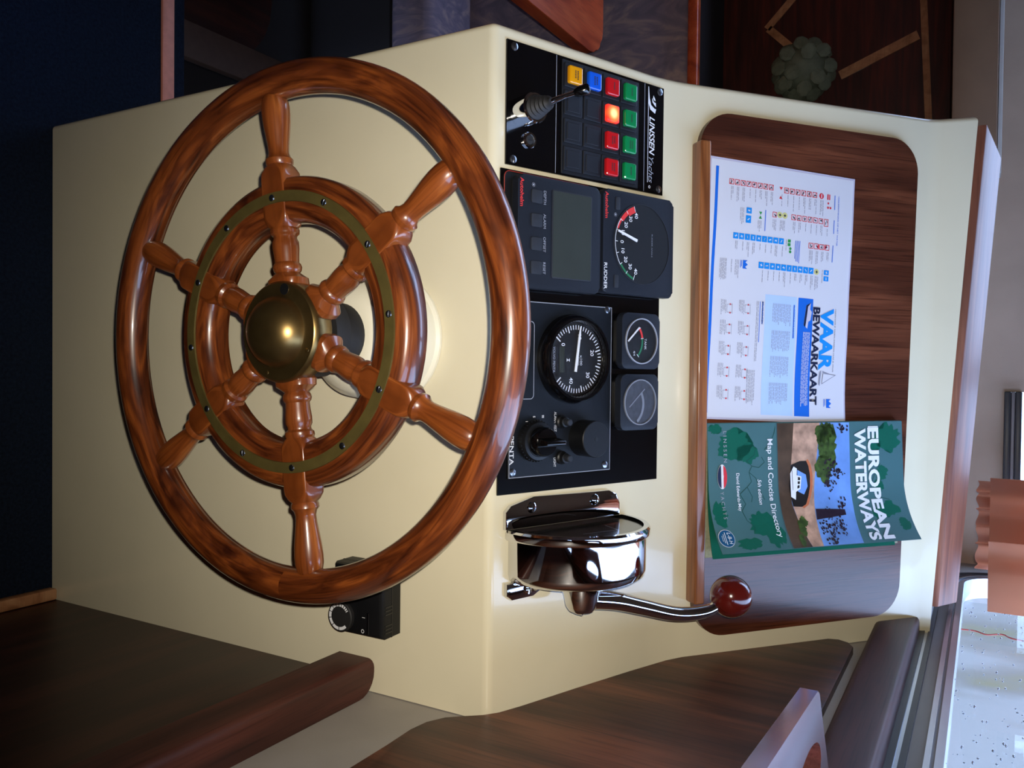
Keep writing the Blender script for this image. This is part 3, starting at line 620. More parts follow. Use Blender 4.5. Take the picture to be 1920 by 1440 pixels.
for c_ in range(4):
    for r_ in range(4):
        mt = lay.get((c_, r_)); loc = (px(KX[c_]), ps(KS[r_]), T1 + 0.0022)
        o_ = bpy.data.objects.new('blank_key', KB); COL.objects.link(o_); o_.parent = pn; o_.location = loc
        if mt:
            o_.name = 'key_surround'
            k_ = bpy.data.objects.new('key', KM[mt]); COL.objects.link(k_); k_.parent = pn; k_.location = loc; k_['label'] = kl[mt]
            if mt != 'key_lit':
                n_ = random.choice((1, 2, 2)); ql = []
                for j in range(n_):
                    yy = (0.5 * (n_ - 1) - j) * 0.0030; x_ = -0.004
                    while x_ < 0.0035:
                        l_ = random.uniform(0.0007, 0.0012); ql.append(quad(x_, x_ + l_, yy - 0.0009, yy + 0.0009)); x_ += l_ + 0.0005
                poly(ql, FLAT(0.0060), 'keytext', 'key_lettering', k_)
        else:
            k_ = bpy.data.objects.new('blank_inner', KB2); COL.objects.link(k_); k_.parent = o_
# brand strip
text('LINSSEN', F1, px(-0.2765), ps(0.2055), 0.0078, 'white', pn, 'lettering', 0.0405, 0.022, 0.25)
text('Yachts', F1, px(-0.2335), ps(0.2050), 0.0072, 'grayprint', pn, 'lettering', 0.0275, 0.0, 0.35)
poly([quad(px(-0.308), px(-0.206), ps(0.2030), ps(0.2037)), arc(px(-0.2015), ps(0.2065), 0.0009, 0.0016, 0, 359)], F1, 'white', 'underline', pn)
sw = [[(-0.308, 0.2037), (-0.290, 0.2037), (-0.284, 0.2065), (-0.281, 0.2137), (-0.286, 0.2155), (-0.286, 0.2130), (-0.289, 0.2075), (-0.296, 0.2052)],
      [(-0.297, 0.2090), (-0.2925, 0.2095), (-0.2895, 0.2130), (-0.2882, 0.2152), (-0.2925, 0.2148), (-0.293, 0.2118)],
      [(-0.300, 0.2110), (-0.2965, 0.2105), (-0.2948, 0.2125), (-0.2942, 0.2142), (-0.2962, 0.2138)]]
poly([[(px(a), ps(b)) for a, b in q] for q in sw], F1, 'white', 'swoosh_emblem', pn)
# joystick
js = onS('joystick', 'small chrome-based joystick with black rubber boot on the switch panel', 'joystick', -0.2455, 0.031, T1 + 0.0003)
obj('collar', lathe([(0, 0), (0.0142, 0), (0.0142, 0.020), (0.0132, 0.0215), (0.0115, 0.0215), (0.0115, 0.018), (0, 0.018)], 40), 'chrome', js, 30)
bt = [(0.0112, 0.018)]
for k in range(5): bt += [(0.0112 - k * 0.0012, 0.021 + k * 0.0045), (0.0088 - k * 0.0011, 0.0228 + k * 0.0045)]
bt += [(0.0035, 0.0435), (0, 0.0435)]
bo_ = obj('boot', lathe(bt, 28), 'rubber', js, 40)
obj('lever', tube([(0, 0, 0.04), (-0.004, 0.0075, 0.052), (-0.0085, 0.0185, 0.0655)], [0.0030, 0.0024, 0.0022], 12), 'chrome', js, 40)
obj('tip', tube([(-0.0062, 0.013, 0.0588), (-0.0072, 0.0155, 0.062), (-0.0090, 0.0200, 0.0675), (-0.0096, 0.0214, 0.069), (-0.0099, 0.0221, 0.0698)], [0.0030, 0.0048, 0.0050, 0.0042, 0.0020], 16), 'blackgloss', js, 50)
ig = onS('ignition_lock', 'small round chrome key lock beside the joystick', 'key lock', -0.2212, 0.0395, T1 + 0.0003)
obj('ring', lathe([(0, 0), (0.0078, 0), (0.0078, 0.0018), (0.0068, 0.0032), (0.0052, 0.0032), (0.0046, 0.0018), (0, 0.0018)], 36), 'chrome', ig, 30)
obj('barrel', lathe([(0.0044, 0.0019), (0.0044, 0.0022), (0.0026, 0.0026), (0, 0.0026)], 28), 'rubber', ig, 30)
obj('keyway', box(-0.0006, 0.0006, -0.0022, 0.0022, 0.0026, 0.0029), 'dialblack', ig)

# ================================================================== INSTRUMENT PLATE
T2 = 0.0020
ip = obj('instrument_plate', box(-0.1525, 0.1525, -0.109, 0.109, 0, T2, 0.0004, 1), 'blackgloss', None, 30)
ip.location = S_loc(-0.0385, 0.1165, 0.0002); ip.rotation_euler = SROT
tag(ip, 'large black gloss mounting plate behind the gauges and displays', 'plate')
HH = 0.0155
def marine_display(name, label, x0, x1, s0, s1):
    t_ = onS(name, label, 'display', (x0 + x1) / 2, (s0 + s1) / 2, T2 + 0.0003); hx, hs = (x1 - x0) / 2, (s1 - s0) / 2
    obj('gasket', prism(rrect(-hx + 0.001, hx - 0.001, -hs + 0.001, hs - 0.001, 0.005), 0, 0.005), 'rubber', t_, 30)
    obj('housing', prism(rrect(-hx, hx, -hs, hs, 0.006), 0.005, HH - T2, 0.0022, seg=3), 'housing', t_, 35)
    return t_, FLAT(HH - T2 + 0.0002)
dd, FD = marine_display('depth_display', 'square dark depth display with blank screen and four buttons', -0.1855, -0.0800, 0.0175, 0.1225)
DX, DS = -0.13275, 0.0700
obj('screen_frame', prism(rrect(-0.1757 - DX, -0.0915 - DX, 0.0587 - DS, 0.1103 - DS, 0.002), HH - T2 - 0.001, HH - T2 + 0.0005, 0.0002), 'button', dd, 30)
obj('screen', box(-0.1745 - DX, -0.0927 - DX, 0.0599 - DS, 0.1091 - DS, HH - T2, HH - T2 + 0.0007), 'screen', dd)
for x, lb_ in ((-0.1662, 'DEPTH'), (-0.1440, 'ALARM'), (-0.1220, 'OFFSET'), (-0.0997, 'RESET')):
    obj('button', prism(rrect(x - DX - 0.0062, x - DX + 0.0062, 0.0395 - DS - 0.0066, 0.0395 - DS + 0.0066, 0.0015, 3), HH - T2 - 0.0008, HH - T2 + 0.0012, 0.0005), 'button', dd, 30)
    text(lb_, FD, x - DX - 0.0002, 0.0482 - DS, 0.0030, 'grayprint', dd, 'lettering', None, 0, center=True)
text('Autohelm', FD, -0.1815 - DX, 0.0200 - DS, 0.0042, 'redprint', dd, 'lettering', 0.0265, 0.02)
sun = [disc(-0.1768 - DX, 0.0357 - DS, 0.0010, 12)] + [seg(-0.1768 - DX + 0.0014 * math.cos(a), 0.0357 - DS + 0.0014 * math.sin(a), -0.1768 - DX + 0.0021 * math.cos(a), 0.0357 - DS + 0.0021 * math.sin(a), 0.0005) for a in [math.pi / 4 * k for k in range(8)]]
poly(sun, FD, 'grayprint', 'sun_symbol', dd)
rl = rrect(-0.1885 - DX, -0.0815 - DX, 0.0095 - DS, 0.120 - DS, 0.006)
obj('bezel_base', prism(rl, 0, 0.0028), 'dialblack', dd, 30)
obj('red_trim', tube([(a, b, 0.0030) for a, b in rl + rl[:1]], 0.00045, 6), 'redline', dd, 50)

rd, FR_ = marine_display('rudder_indicator', 'square dark rudder angle indicator with round needle dial', -0.1872, -0.0823, 0.1265, 0.2310)
RX, RS = -0.13475, 0.17875
dcx, dcs = -0.1357 - RX, 0.1826 - RS
obj('dial', prism(disc(dcx, dcs, 0.0412, 56), HH - T2 - 0.001, HH - T2 + 0.0005), 'dialblack', rd)
obj('dial_ring', lathe([(0.0410, 0.0), (0.0410, 0.0009), (0.0418, 0.0009), (0.0418, 0)], 64, closed=True, c=(dcx, dcs)), 'button', rd).location = (0, 0, HH - T2)
FR2 = FLAT(HH - T2 + 0.0009)
poly([arc(dcx, dcs, 0.0335, 0.0400, 199, 216), arc(dcx, dcs, 0.0355, 0.0400, 216, 234), arc(dcx, dcs, 0.0375, 0.0400, 234, 250)], FR2, 'redprint', 'port_sector', rd)
poly([arc(dcx, dcs, 0.0378, 0.0400, 306, 341)], FR2, 'greenprint', 'starboard_sector', rd)
poly([arc(dcx, dcs, 0.0396, 0.0402, 234, 306)] + [seg(dcx + (0.0345 if k in (-4, 4) else 0.0365) * math.cos(R(270 + 17.7 * k)), dcs + (0.0345 if k in (-4, 4) else 0.0365) * math.sin(R(270 + 17.7 * k)), dcx + 0.0402 * math.cos(R(270 + 17.7 * k)), dcs + 0.0402 * math.sin(R(270 + 17.7 * k)), 0.0006) for k in range(-4, 5)], FR2, 'white', 'scale_tick', rd, dz=0.0001)
for k in range(-4, 5):
    a = R(270 + 17.7 * k); text(str(abs(k) * 10), FR2, dcx + 0.0305 * math.cos(a), dcs + 0.0305 * math.sin(a) - 0.002, 0.0044, 'white', rd, 'numeral', None, 0.01, center=True, dz=0.0001)
na = R(254)
obj('needle', prism([(dcx + a * math.cos(na) - b * math.sin(na), dcs + a * math.sin(na) + b * math.cos(na)) for a, b in ((0.010, -0.0014), (0.0385, -0.0009), (0.0385, 0.0009), (0.010, 0.0014))], HH - T2 + 0.0016, HH - T2 + 0.0028), 'white', rd)
bp2 = [(0, 0.0335), (0.0075, 0.022), (0.0105, 0.012), (0.0090, -0.001)]
poly([seg(dcx + s_ * bp2[i][0], dcs + bp2[i][1], dcx + s_ * bp2[i + 1][0], dcs + bp2[i + 1][1], 0.0005) for i in range(3) for s_ in (-1, 1)], FR2, 'button', 'boat_outline', rd)
text('RUDDER ANGLE', FR2, dcx, dcs + 0.0135, 0.0015, 'grayprint', rd, 'lettering', 0.024, center=True)
text('Autohelm', FR_, -0.1838 - RX, 0.1290 - RS, 0.0042, 'redprint', rd, 'lettering', 0.0265, 0.02)
text('RUDDER', FR_, -0.1125 - RX, 0.1282 - RS, 0.0042, 'white', rd, 'lettering', 0.0265, 0.01)
for x, s_ in ((-0.1738, 0.1462), (-0.0948, 0.1452)):
    obj('button', prism(rrect(x - RX - 0.0065, x - RX + 0.0065, s_ - RS - 0.0030, s_ - RS + 0.0030, 0.001, 3), HH - T2 - 0.0008, HH - T2 + 0.0009, 0.0004), 'button', rd, 30)
poly([[(p[0] + 0.0137 + (-0.1768 - -0.1768) - (-0.1768 - DX) + (-0.1760 - RX), p[1] - (0.0357 - DS) + (0.1432 - RS)) for p in q] for q in sun], FR_, 'grayprint', 'sun_symbol', rd)

# ================================================================== ENGINE PANEL
EX, ES, ET = 0.0148, 0.0850, 0.0042
en = onS('engine_panel', 'blue-black engine panel with white border holding tachometer and knobs', 'panel', EX, ES, T2 + 0.0003)
obj('plate', box(-0.0695 - EX, 0.0990 - EX, 0.0182 - ES, 0.1515 - ES, 0, ET - T2, 0.0006, 1), 'navyblk', en, 30)
FE = FLAT(ET - T2 + 0.0002)
poly(frame_poly(-0.0690 - EX, 0.0985 - EX, 0.0187 - ES, 0.1510 - ES, 0.0007), FE, 'grayprint', 'border_line', en)
for x, s_ in ((-0.0663, 0.1445), (0.0930, 0.1436), (0.0932, 0.0232), (-0.0660, 0.0232)): screw(en, x - EX, s_ - ES, ET - T2, 0.0038)
rr_ = rrect(-0.050 - EX, 0.0240 - EX, 0.0245 - ES, 0.0478 - ES, 0.004, 5)
poly([seg(*rr_[i], *rr_[(i + 1) % len(rr_)], 0.0007) for i in range(len(rr_))], FE, 'grayprint', 'outline', en)
text('VOLVO PENTA', FE, 0.0255 - EX, 0.0195 - ES, 0.0048, 'white', en, 'lettering', 0.0605, 0.012)
text('ALARM TEST', FE, 0.0370 - EX, 0.0742 - ES, 0.0030, 'white', en, 'lettering', 0.0195)
text('LIGHT', FE, 0.0820 - EX, 0.0740 - ES, 0.0030, 'white', en, 'lettering', 0.0090)
for s_, x, y in (('I', 0.0455, 0.0385), ('S', 0.0412, 0.0475), ('III', 0.0412, 0.0585), ('0', 0.0635, 0.0295), ('0', 0.0768, 0.0335)): text(s_, FE, x - EX, y - ES, 0.0026, 'white', en, 'lettering', None, 0.02, center=True)
# tachometer
TX, TS = -0.0148, 0.0960
ta = onS('tachometer', 'round black tachometer dial with white ticks and needle', 'tachometer', TX, TS, ET + 0.0003)
obj('bezel', lathe([(0.0445, 0), (0.0445, 0.004), (0.0432, 0.0105), (0.0405, 0.0135), (0.0380, 0.0135), (0.0362, 0.0100), (0.0362, 0.0065), (0, 0.0065)], 64), 'blackgloss', ta, 35)
obj('dial', prism(disc(0, 0, 0.0359, 56), 0.0060, 0.0067), 'dialblack', ta)
FT = FLAT(0.0070)
ticks = []
for k in range(0, 46):
    a = R(231 - 6.2 * k); r0 = 0.0268 if k % 10 == 0 else (0.0270 if k % 5 == 0 else 0.0292)
    ticks.append(seg(r0 * math.cos(a), r0 * math.sin(a), 0.0335 * math.cos(a), 0.0335 * math.sin(a), 0.0009 if k % 5 else 0.0012))
poly(ticks, FT, 'white', 'scale_tick', ta)
for k in (0, 10, 20, 30, 40):
    a = R(231 - 6.2 * k); text(str(k), FT, 0.0222 * math.cos(a), 0.0222 * math.sin(a) - 0.0021, 0.0044, 'white', ta, 'numeral', None, 0.01, center=True)
text('x100', FT, 0.0010, 0.0052, 0.0028, 'white', ta, 'lettering', 0.010, 0.0, center=True); text('r/min', FT, 0.0010, 0.0015, 0.0028, 'white', ta, 'lettering', 0.010, 0, center=True)
text('VOLVO PENTA', FT, 0.0008, -0.0300, 0.0027, 'grayprint', ta, 'lettering', 0.025, 0.015, center=True)
poly([quad(-0.0120, 0.0135, -0.0222, -0.0155)], FT, 'screen', 'hour_counter', ta)
poly([[(-0.0008, -0.0085), (0.0028, -0.0085), (0.0010, -0.0105)], [(0.0010, -0.0105), (0.0028, -0.0125), (-0.0008, -0.0125)]], FT, 'white', 'hourglass_symbol', ta)
na = R(172)
obj('needle', prism([(a * math.cos(na) - b * math.sin(na), a * math.sin(na) + b * math.cos(na)) for a, b in ((-0.0125, -0.0015), (0.022, -0.0013), (0.0325, -0.0004), (0.0325, 0.0004), (0.022, 0.0013), (-0.0125, 0.0015))], 0.0078, 0.0086), 'white', ta)
obj('lens', lathe([(0, 0.0108), (0.0362, 0.0108)], 48), 'lens', ta)
def small_gauge(name, label, x, s_, fog):
    g = onS(name, label, 'gauge', x, s_, T2 + 0.0003)
    obj('case', prism(rrect(-0.0262, 0.0262, -0.0250, 0.0250, 0.006), 0, 0.006), 'black', g, 30)
    obj('housing', prism(rrect(-0.0292, 0.0292, -0.0282, 0.0282, 0.0075), 0.0055, HH - T2, 0.0010), 'housing', g, 35)
    z = HH - T2
    obj('dial', prism(disc(0, 0, 0.0228, 44), z - 0.001, z + 0.0002), 'fogdial' if fog else 'dialblack', g)
    obj('dial_ring', lathe([(0.0228, 0), (0.0228, 0.0016), (0.0240, 0.0016), (0.0240, 0)], 48, closed=True), 'fogmark' if fog else 'grayprint', g, 30).location = (0, 0, z)
    f = FLAT(z + 0.0005)
    if fog:
        poly([arc(0.002, -0.018, 0.0215, 0.0245, 38, 122)], f, 'fogmark', 'scale_arc', g)
        poly([seg(0.005, -0.016, -0.0138, 0.0067, 0.0012)], f, 'fogmark', 'needle', g, dz=0.0003)
    else:
        poly([arc(0, -0.0205, 0.0205, 0.0232, 98, 126)], f, 'redprint', 'low_arc', g); poly([arc(0, -0.0205, 0.0205, 0.0228, 46, 97)], f, 'greenprint', 'full_arc', g)
        poly([seg(0, -0.0205 + 0, 0, -0.0204, 0.0001)] + [seg(0.0195 * math.cos(R(a)), -0.0205 + 0.0195 * math.sin(R(a)), 0.0236 * math.cos(R(a)), -0.0205 + 0.0236 * math.sin(R(a)), 0.0008) for a in (127, 97.5, 45)], f, 'white', 'scale_tick', g)
        obj('needle', prism(seg(0.0005, -0.0205, -0.0142, -0.0040, 0.0017), z + 0.0009, z + 0.0015), 'white', g)
        text('TANK', f, 0.003, 0.0045, 0.0030, 'white', g, 'lettering', None, 0, center=True); text('4/4', f, 0.0128, -0.0120, 0.0028, 'white', g, 'numeral', None, 0, center=True)
    obj('lens', lathe([(0, 0.0019), (0.0228, 0.0016)], 40), 'lens', g, 60).location = (0, 0, z)
small_gauge('tank_gauge', 'square tank gauge with red and green arc and a clear lens', -0.0350, 0.1835, False)
small_gauge('fogged_gauge', 'square gauge with a fogged grey lens, right of the tank gauge', 0.0288, 0.1825, True)
# key switch, push buttons, buzzer
ks = onS('rotary_switch', 'large black rotary engine switch with a tall grip ridge', 'switch', 0.0640, 0.0480, ET + 0.0003)
bm = lathe([(0, 0), (0.0192, 0), (0.0192, 0.007), (0.0180, 0.0100), (0.0150, 0.0105), (0.0148, 0.0110), (0, 0.0110)], 48)
obj('base', bm, 'black', ks, 30)
nub = bmesh.new(); bmesh.ops.create_cube(nub, size=1, matrix=Matrix.Diagonal((0.0016, 0.0012, 0.005, 1))); nme = bpy.data.meshes.new('grip_rib'); nub.to_mesh(nme); nub.free(); nme.materials.append(M['black'])
for k in range(36):
    a = 2 * math.pi * k / 36; o_ = bpy.data.objects.new('grip_rib', nme); COL.objects.link(o_); o_.parent = ks; o_.location = (0.0194 * math.cos(a), 0.0194 * math.sin(a), 0.004); o_.rotation_euler = (0, 0, a)
obj('cap', lathe([(0.0140, 0.0108), (0.0140, 0.0180), (0.0125, 0.0210), (0.0, 0.0215)], 40), 'blackgloss', ks, 40)
bm = bmesh.new()
bl = [(-0.0120, -0.0048, 0.018), (0.0120, -0.0048, 0.018), (0.0120, 0.0048, 0.018), (-0.0120, 0.0048, 0.018), (-0.0105, -0.0019, 0.034), (0.0125, -0.0019, 0.034), (0.0125, 0.0019, 0.034), (-0.0105, 0.0019, 0.034)]
v = [bm.verts.new((b, a, c)) for a, b, c in bl]
for f in ((0, 3, 2, 1), (4, 5, 6, 7), (0, 1, 5, 4), (1, 2, 6, 5), (2, 3, 7, 6), (3, 0, 4, 7)): bm.faces.new([v[i] for i in f])
bmesh.ops.bevel(bm, geom=bm.edges[:], offset=0.0007, segments=2, affect='EDGES', profile=0.5)
obj('grip_ridge', bm, 'blackgloss', ks, 40)
def push(label, x, s_):
    t_ = onS('push_button', label, 'button', x, s_, ET + 0.0003)
    obj('collar', lathe([(0, 0), (0.0066, 0), (0.0066, 0.003), (0.0054, 0.0042), (0.0050, 0.0085), (0.0042, 0.0090), (0, 0.0090)], 28), 'black', t_, 35)
    obj('plunger', lathe([(0, 0.009), (0.0034, 0.009), (0.0034, 0.0140), (0.0028, 0.0148), (0, 0.0150)], 24), 'button', t_, 35)
push('small black push button above the word ALARM', 0.0470, 0.0825); push('small black push button above the word LIGHT', 0.0822, 0.0832)
bz = onS('buzzer', 'plain black cylindrical buzzer with a small centre hole', 'buzzer', 0.0640, 0.1115, ET + 0.0003)
obj('body', lathe([(0, 0), (0.0182, 0), (0.0182, 0.0205), (0.0176, 0.0212), (0, 0.0212)], 48), 'black', bz, 30)
obj('sound_hole', lathe([(0, 0.0215), (0.0022, 0.0215), (0.0022, 0.0210)], 20), 'dialblack', bz)

# ================================================================== THROTTLE
TH0 = (0.150, 0.088)
th = onS('throttle_control', 'chrome single-lever engine control with dark red ball knob', 'throttle', TH0[0], TH0[1], 0.0003)
def sl(x, s_): return (x - TH0[0], s_ - TH0[1])
def plate_xy(pts, z0, z1, bev, name, mat='chrome'):
    return obj(name, prism([sl(*p) for p in pts], z0, z1, bev), mat, th, 40)
fl_ = plate_xy([(0.147, 0.016), (0.147, 0.166), (0.134, 0.166), (0.124, 0.161), (0.1195, 0.150), (0.1180, 0.050), (0.1245, 0.022), (0.130, 0.016)], 0, 0.0055, 0.002, 'mounting_flange')
fr_ = plate_xy([(0.198, 0.018), (0.210, 0.018), (0.2145, 0.024), (0.2140, 0.050), (0.2080, 0.062), (0.198, 0.066)], 0, 0.0055, 0.002, 'mounting_flange')
for x, s_ in ((0.1278, 0.046), (0.1275, 0.129)): screw(fl_, *sl(x, s_), 0.0055, 0.0055, 'chrome', h=0.003)
screw(fr_, *sl(0.206, 0.042), 0.0055, 0.005, 'chrome', h=0.003)
# half drum: profile in (s, n) swept along x
S0, N0, RB = 0.0995, 0.000, 0.0790
def half(r, n=36, z0=0.0): return [(S0 - TH0[1] + r * math.cos(math.pi * k / n), max(z0, N0 + r * math.sin(math.pi * k / n))) for k in range(n + 1)]
def drum(name, rings, mat, capa=True, capb=True):
    b = bmesh.new(); rs = []
    for x, r in rings: rs.append([b.verts.new((x - TH0[0], p[0], p[1])) for p in half(r)])
    m_ = len(rs[0])
    for i in range(len(rs) - 1):
        for k in range(m_ - 1): b.faces.new((rs[i][k], rs[i][k + 1], rs[i + 1][k + 1], rs[i + 1][k]))
        b.faces.new((rs[i][-1], rs[i][0], rs[i + 1][0], rs[i + 1][-1]))
    if capa: b.faces.new(rs[0])
    if capb: b.faces.new(rs[-1][::-1])
    return obj(name, b, mat, th, 40)
drum('drum', [(0.1575, 0.0770), (0.1900, 0.0770), (0.1960, 0.0755), (0.2000, 0.0700), (0.2015, 0.062)], 'chrome')
drum('rim', [(0.1480, 0.0740), (0.1480, 0.0790), (0.1500, 0.0808), (0.1555, 0.0808), (0.1575, 0.0792), (0.1580, 0.0765)], 'chrome', False, False)
drum('side_face', [(0.1505, 0.0742), (0.1530, 0.0755)], 'blackgloss')
poly([[(a, b) for a, b in q] for q in [seg(-0.012, 0.046, 0.030, 0.050, 0.0005), seg(0.030, 0.050, 0.036, 0.026, 0.0005)]], lambda y, z, dz: (0.1502 - TH0[0], y, z), 'grayprint', 'scale_line', th)
hb = obj('lever_hub', lathe([(0.0195, 0.0), (0.0195, 0.004), (0.0172, 0.012), (0.0150, 0.022), (0.0120, 0.0265), (0, 0.0275)], 36), 'chrome', th, 40)
HS, HN = 0.0840, 0.036
hb.location = (0.1995 - TH0[0], HS - TH0[1], HN); hb.rotation_euler = (0, R(90), 0)
screw(hb, -0.002, -0.004, 0.0262, 0.006, 'chrome', h=0.003)
lp = smooth_path([(0.2150 - TH0[0], 0.090 - TH0[1], 0.040), (0.2200 - TH0[0], 0.118 - TH0[1], 0.048), (0.2290 - TH0[0], 0.148 - TH0[1], 0.055), (0.2400 - TH0[0], 0.186 - TH0[1], 0.066), (0.2400 - TH0[0], 0.216 - TH0[1], 0.078), (0.2310 - TH0[0], 0.236 - TH0[1], 0.087)], 6)
obj('lever', tube(lp, [0.0098 - 0.0042 * i / (len(lp) - 1) for i in range(len(lp))], 20), 'chrome', th, 60)
kb = bmesh.new(); bmesh.ops.create_uvsphere(kb, u_segments=40, v_segments=24, radius=0.0212); ko = obj('ball_knob', kb, 'lever_red', th, 80); ko.location = (0.2260 - TH0[0], 0.2420 - TH0[1], 0.090)
ko['label'] = 'dark red glossy ball knob'

# ================================================================== CHART BOARD
def onC(name, label, cat, x, c, n=0.0): return thing(name, label, cat, C_loc(x, c, n), CROT)
cb = onC('chart_board', 'brown mahogany chart board with rounded corners on the sloping console top', 'board', 0, 0.19, 0.0006)
def corner(cx_, cy_, r, a0): return [(cx_ + r * math.cos(R(a0 + 9 * k)), cy_ + r * math.sin(R(a0 + 9 * k))) for k in range(11)]
r_ = 0.040
pts = corner(0.293 - r_, 0.331 - r_, r_, 0) + corner(-0.291 + r_, 0.3475 - r_, r_, 90) + corner(-0.293 + r_, 0.036 + r_, r_, 180) + corner(0.294 - r_, 0.036 + r_, r_, 270)
obj('panel', prism([(x, y - 0.19) for x, y in pts], 0, 0.0075, 0.0015), 'mahog', cb, 30)
obj('retaining_lip', box(-0.257, 0.2530, 0.0295 - 0.19, 0.0425 - 0.19, 0.0002, 0.0200, 0.0025, 3), 'mahog_lip', cb, 40)

# ================================================================== LAMINATED CHART
PT = 0.0085
ch = onC('laminated_chart', 'white laminated sheet of waterway signs headed VAAR BEWAARKAART', 'chart', -0.241, 0.0500, PT)
ch.rotation_euler = (Matrix.Rotation(AC, 3, 'X') @ Matrix.Rotation(R(-2.4), 3, 'Z')).to_euler()
PW, PH = 0.287, 0.197
def pm(x, y, dz=0): return (x, y, 0.0011 + 0.004 * max(0, (x - 0.20) / 0.087) ** 2 * (0.3 + 0.7 * y / PH) + 0.0008 * math.sin(x * 25) ** 2 + dz)
def sheet(x0, x1, y0, y1, nx, ny, fn, thick, name, mat, parent):
    b = bmesh.new(); g = [[[b.verts.new(fn(x0 + (x1 - x0) * i / nx, y0 + (y1 - y0) * j / ny, -thick * k)) for j in range(ny + 1)] for i in range(nx + 1)] for k in (0, 1)]
    for i in range(nx):
        for j in range(ny):
            b.faces.new((g[0][i][j], g[0][i + 1][j], g[0][i + 1][j + 1], g[0][i][j + 1])); b.faces.new((g[1][i][j], g[1][i][j + 1], g[1][i + 1][j + 1], g[1][i + 1][j]))
    for i in range(nx):
        for j in (0, ny): b.faces.new((g[0][i][j], g[0][i + 1][j], g[1][i + 1][j], g[1][i][j]))
    for j in range(ny):
        for i in (0, nx): b.faces.new((g[0][i][j], g[0][i][j + 1], g[1][i][j + 1], g[1][i][j]))
    return obj(name, b, mat, parent, 60)
sheet(0, PW, 0, PH, 24, 8, pm, 0.0006, 'sheet', 'paper', ch)
sheet(-0.0025, PW + 0.0025, -0.002, PH + 0.0025, 24, 8, lambda x, y, dz=0: pm(x, y, dz - 0.0004), 0.0004, 'laminate', 'lam', ch)
mmq = lambda x0, x1, y0, y1: quad(x0 / 1000, x1 / 1000, y0 / 1000, y1 / 1000)
DZ = 0.00015; SUB = 0.03
poly([mmq(7.5, 282.4, 5.8, 9.6)], pm, 'p_blue', 'blue_bar', ch, 0.02, DZ)
red, redfill, darkp, txt, blue, whitep, green, yel, navy = [], [], [], [], [], [], [], [], []
signs = []
def icon(x, y, s_, w_=None, kind=0):
    red = []; signs.append(('red_sign', 'p_red', red))
    w_ = w_ or s_; X, Y, S_, Wd = x / 1000, y / 1000, s_ / 1000, w_ / 1000
    red.extend(frame_poly(X, X + Wd, Y, Y + S_, 0.0007))
    if kind != 3: red.append(seg(X + 0.0006, Y + S_ - 0.0006, X + Wd - 0.0006, Y + 0.0006, 0.0005))
    for _ in range(2):
        cxx, cyy = X + Wd * random.uniform(0.3, 0.7), Y + S_ * random.uniform(0.3, 0.7); a = random.uniform(0, 3.1)
        darkp.append(seg(cxx - 0.0016 * math.cos(a), cyy - 0.0016 * math.sin(a), cxx + 0.0016 * math.cos(a), cyy + 0.0016 * math.sin(a), 0.0009))
def bicon(x, y, s_, w_=None):
    w_ = w_ or s_; signs.append(('blue_sign', 'p_sky', [mmq(x, x + w_, y, y + s_)])); X, Y = x / 1000 + w_ / 2000, y / 1000 + s_ / 2000
    for _ in range(2):
        a = random.uniform(0, 3.1); whitep.append(seg(X - 0.0016 * math.cos(a), Y - 0.0016 * math.sin(a), X + 0.0016 * math.cos(a), Y + 0.0016 * math.sin(a), 0.0008))
def lines(x, y, wmin, wmax, n=1, pitch=1.9, hh=0.62):
    for i in range(n):
        l_ = random.uniform(wmin, wmax); xx = x
        while xx < x + l_ - 1:
            ww = min(random.uniform(2, 6), x + l_ - xx); txt.append(mmq(xx, xx + ww, y - i * pitch, y - i * pitch + hh)); xx += ww + 0.7
for k in range(8): icon(19.5, 23.7 + 7.62 * k, 6.3); lines(27.6, 28.6 + 7.62 * k, 8, 19, random.choice((1, 2, 2)))
for k in range(6): icon(20.5, 98.2 + 8.0 * k, 6.4); lines(28.4, 103.4 + 8.0 * k, 8, 19, random.choice((1, 2, 2)))
redfill += [[(0.0205, 0.0915), (0.0205, 0.0960), (0.0240, 0.0938)][::-1], [(0.0340, 0.0915), (0.0340, 0.0960), (0.0305, 0.0938)], disc(0.0237, 0.1511, 0.0033, 20), mmq(20.5, 27, 159.4, 163.6), disc(0.0311, 0.1612, 0.0013, 14), disc(0.0363, 0.1645, 0.0014, 14), disc(0.0363, 0.1610, 0.0014, 14)]
whitep += [mmq(21.4, 26, 150.5, 151.7), mmq(20.5, 27, 161.1, 161.8)]
lines(28.5, 153.5, 12, 20, 3); lines(28.5, 95, 12, 19, 1)
for x, y, l_ in ((20.7, 170.2, 17), (50, 170.3, 16), (79.6, 170.5, 20), (49.3, 73.4, 24)): navy.append(mmq(x, x + l_, y, y + 1.0))
for k in range(7): icon(50, 109.6 + 7.75 * k, 6.2, 6.4 + (2.4 if k == 6 else 0), 3); lines(58.2 if k < 6 else 61, 114.5 + 7.75 * k, 8, 16, random.choice((1, 2, 2, 3)))
icon(50, 83.5, 5.6, 6.2, 3); lines(58.5, 88, 9, 15, 3)
yel += [disc(0.0527, 0.1004, 0.0036, 20), disc(0.0527, 0.0935, 0.0036, 20)]; darkp += [seg(0.0510, 0.1004, 0.0544, 0.1004, 0.001), seg(0.0527, 0.0987, 0.0527, 0.1021, 0.001), seg(0.0510, 0.0935, 0.0544, 0.0935, 0.001), seg(0.0527, 0.0918, 0.0527, 0.0952, 0.001)]; lines(58.5, 100, 7, 14, 4)
green += [[(0.0520, 0.0650), (0.0558, 0.0672), (0.0520, 0.0692)], [(0.0600, 0.0650), (0.0600, 0.0692), (0.0562, 0.0672)]]; lines(62, 68, 8, 14, 3)
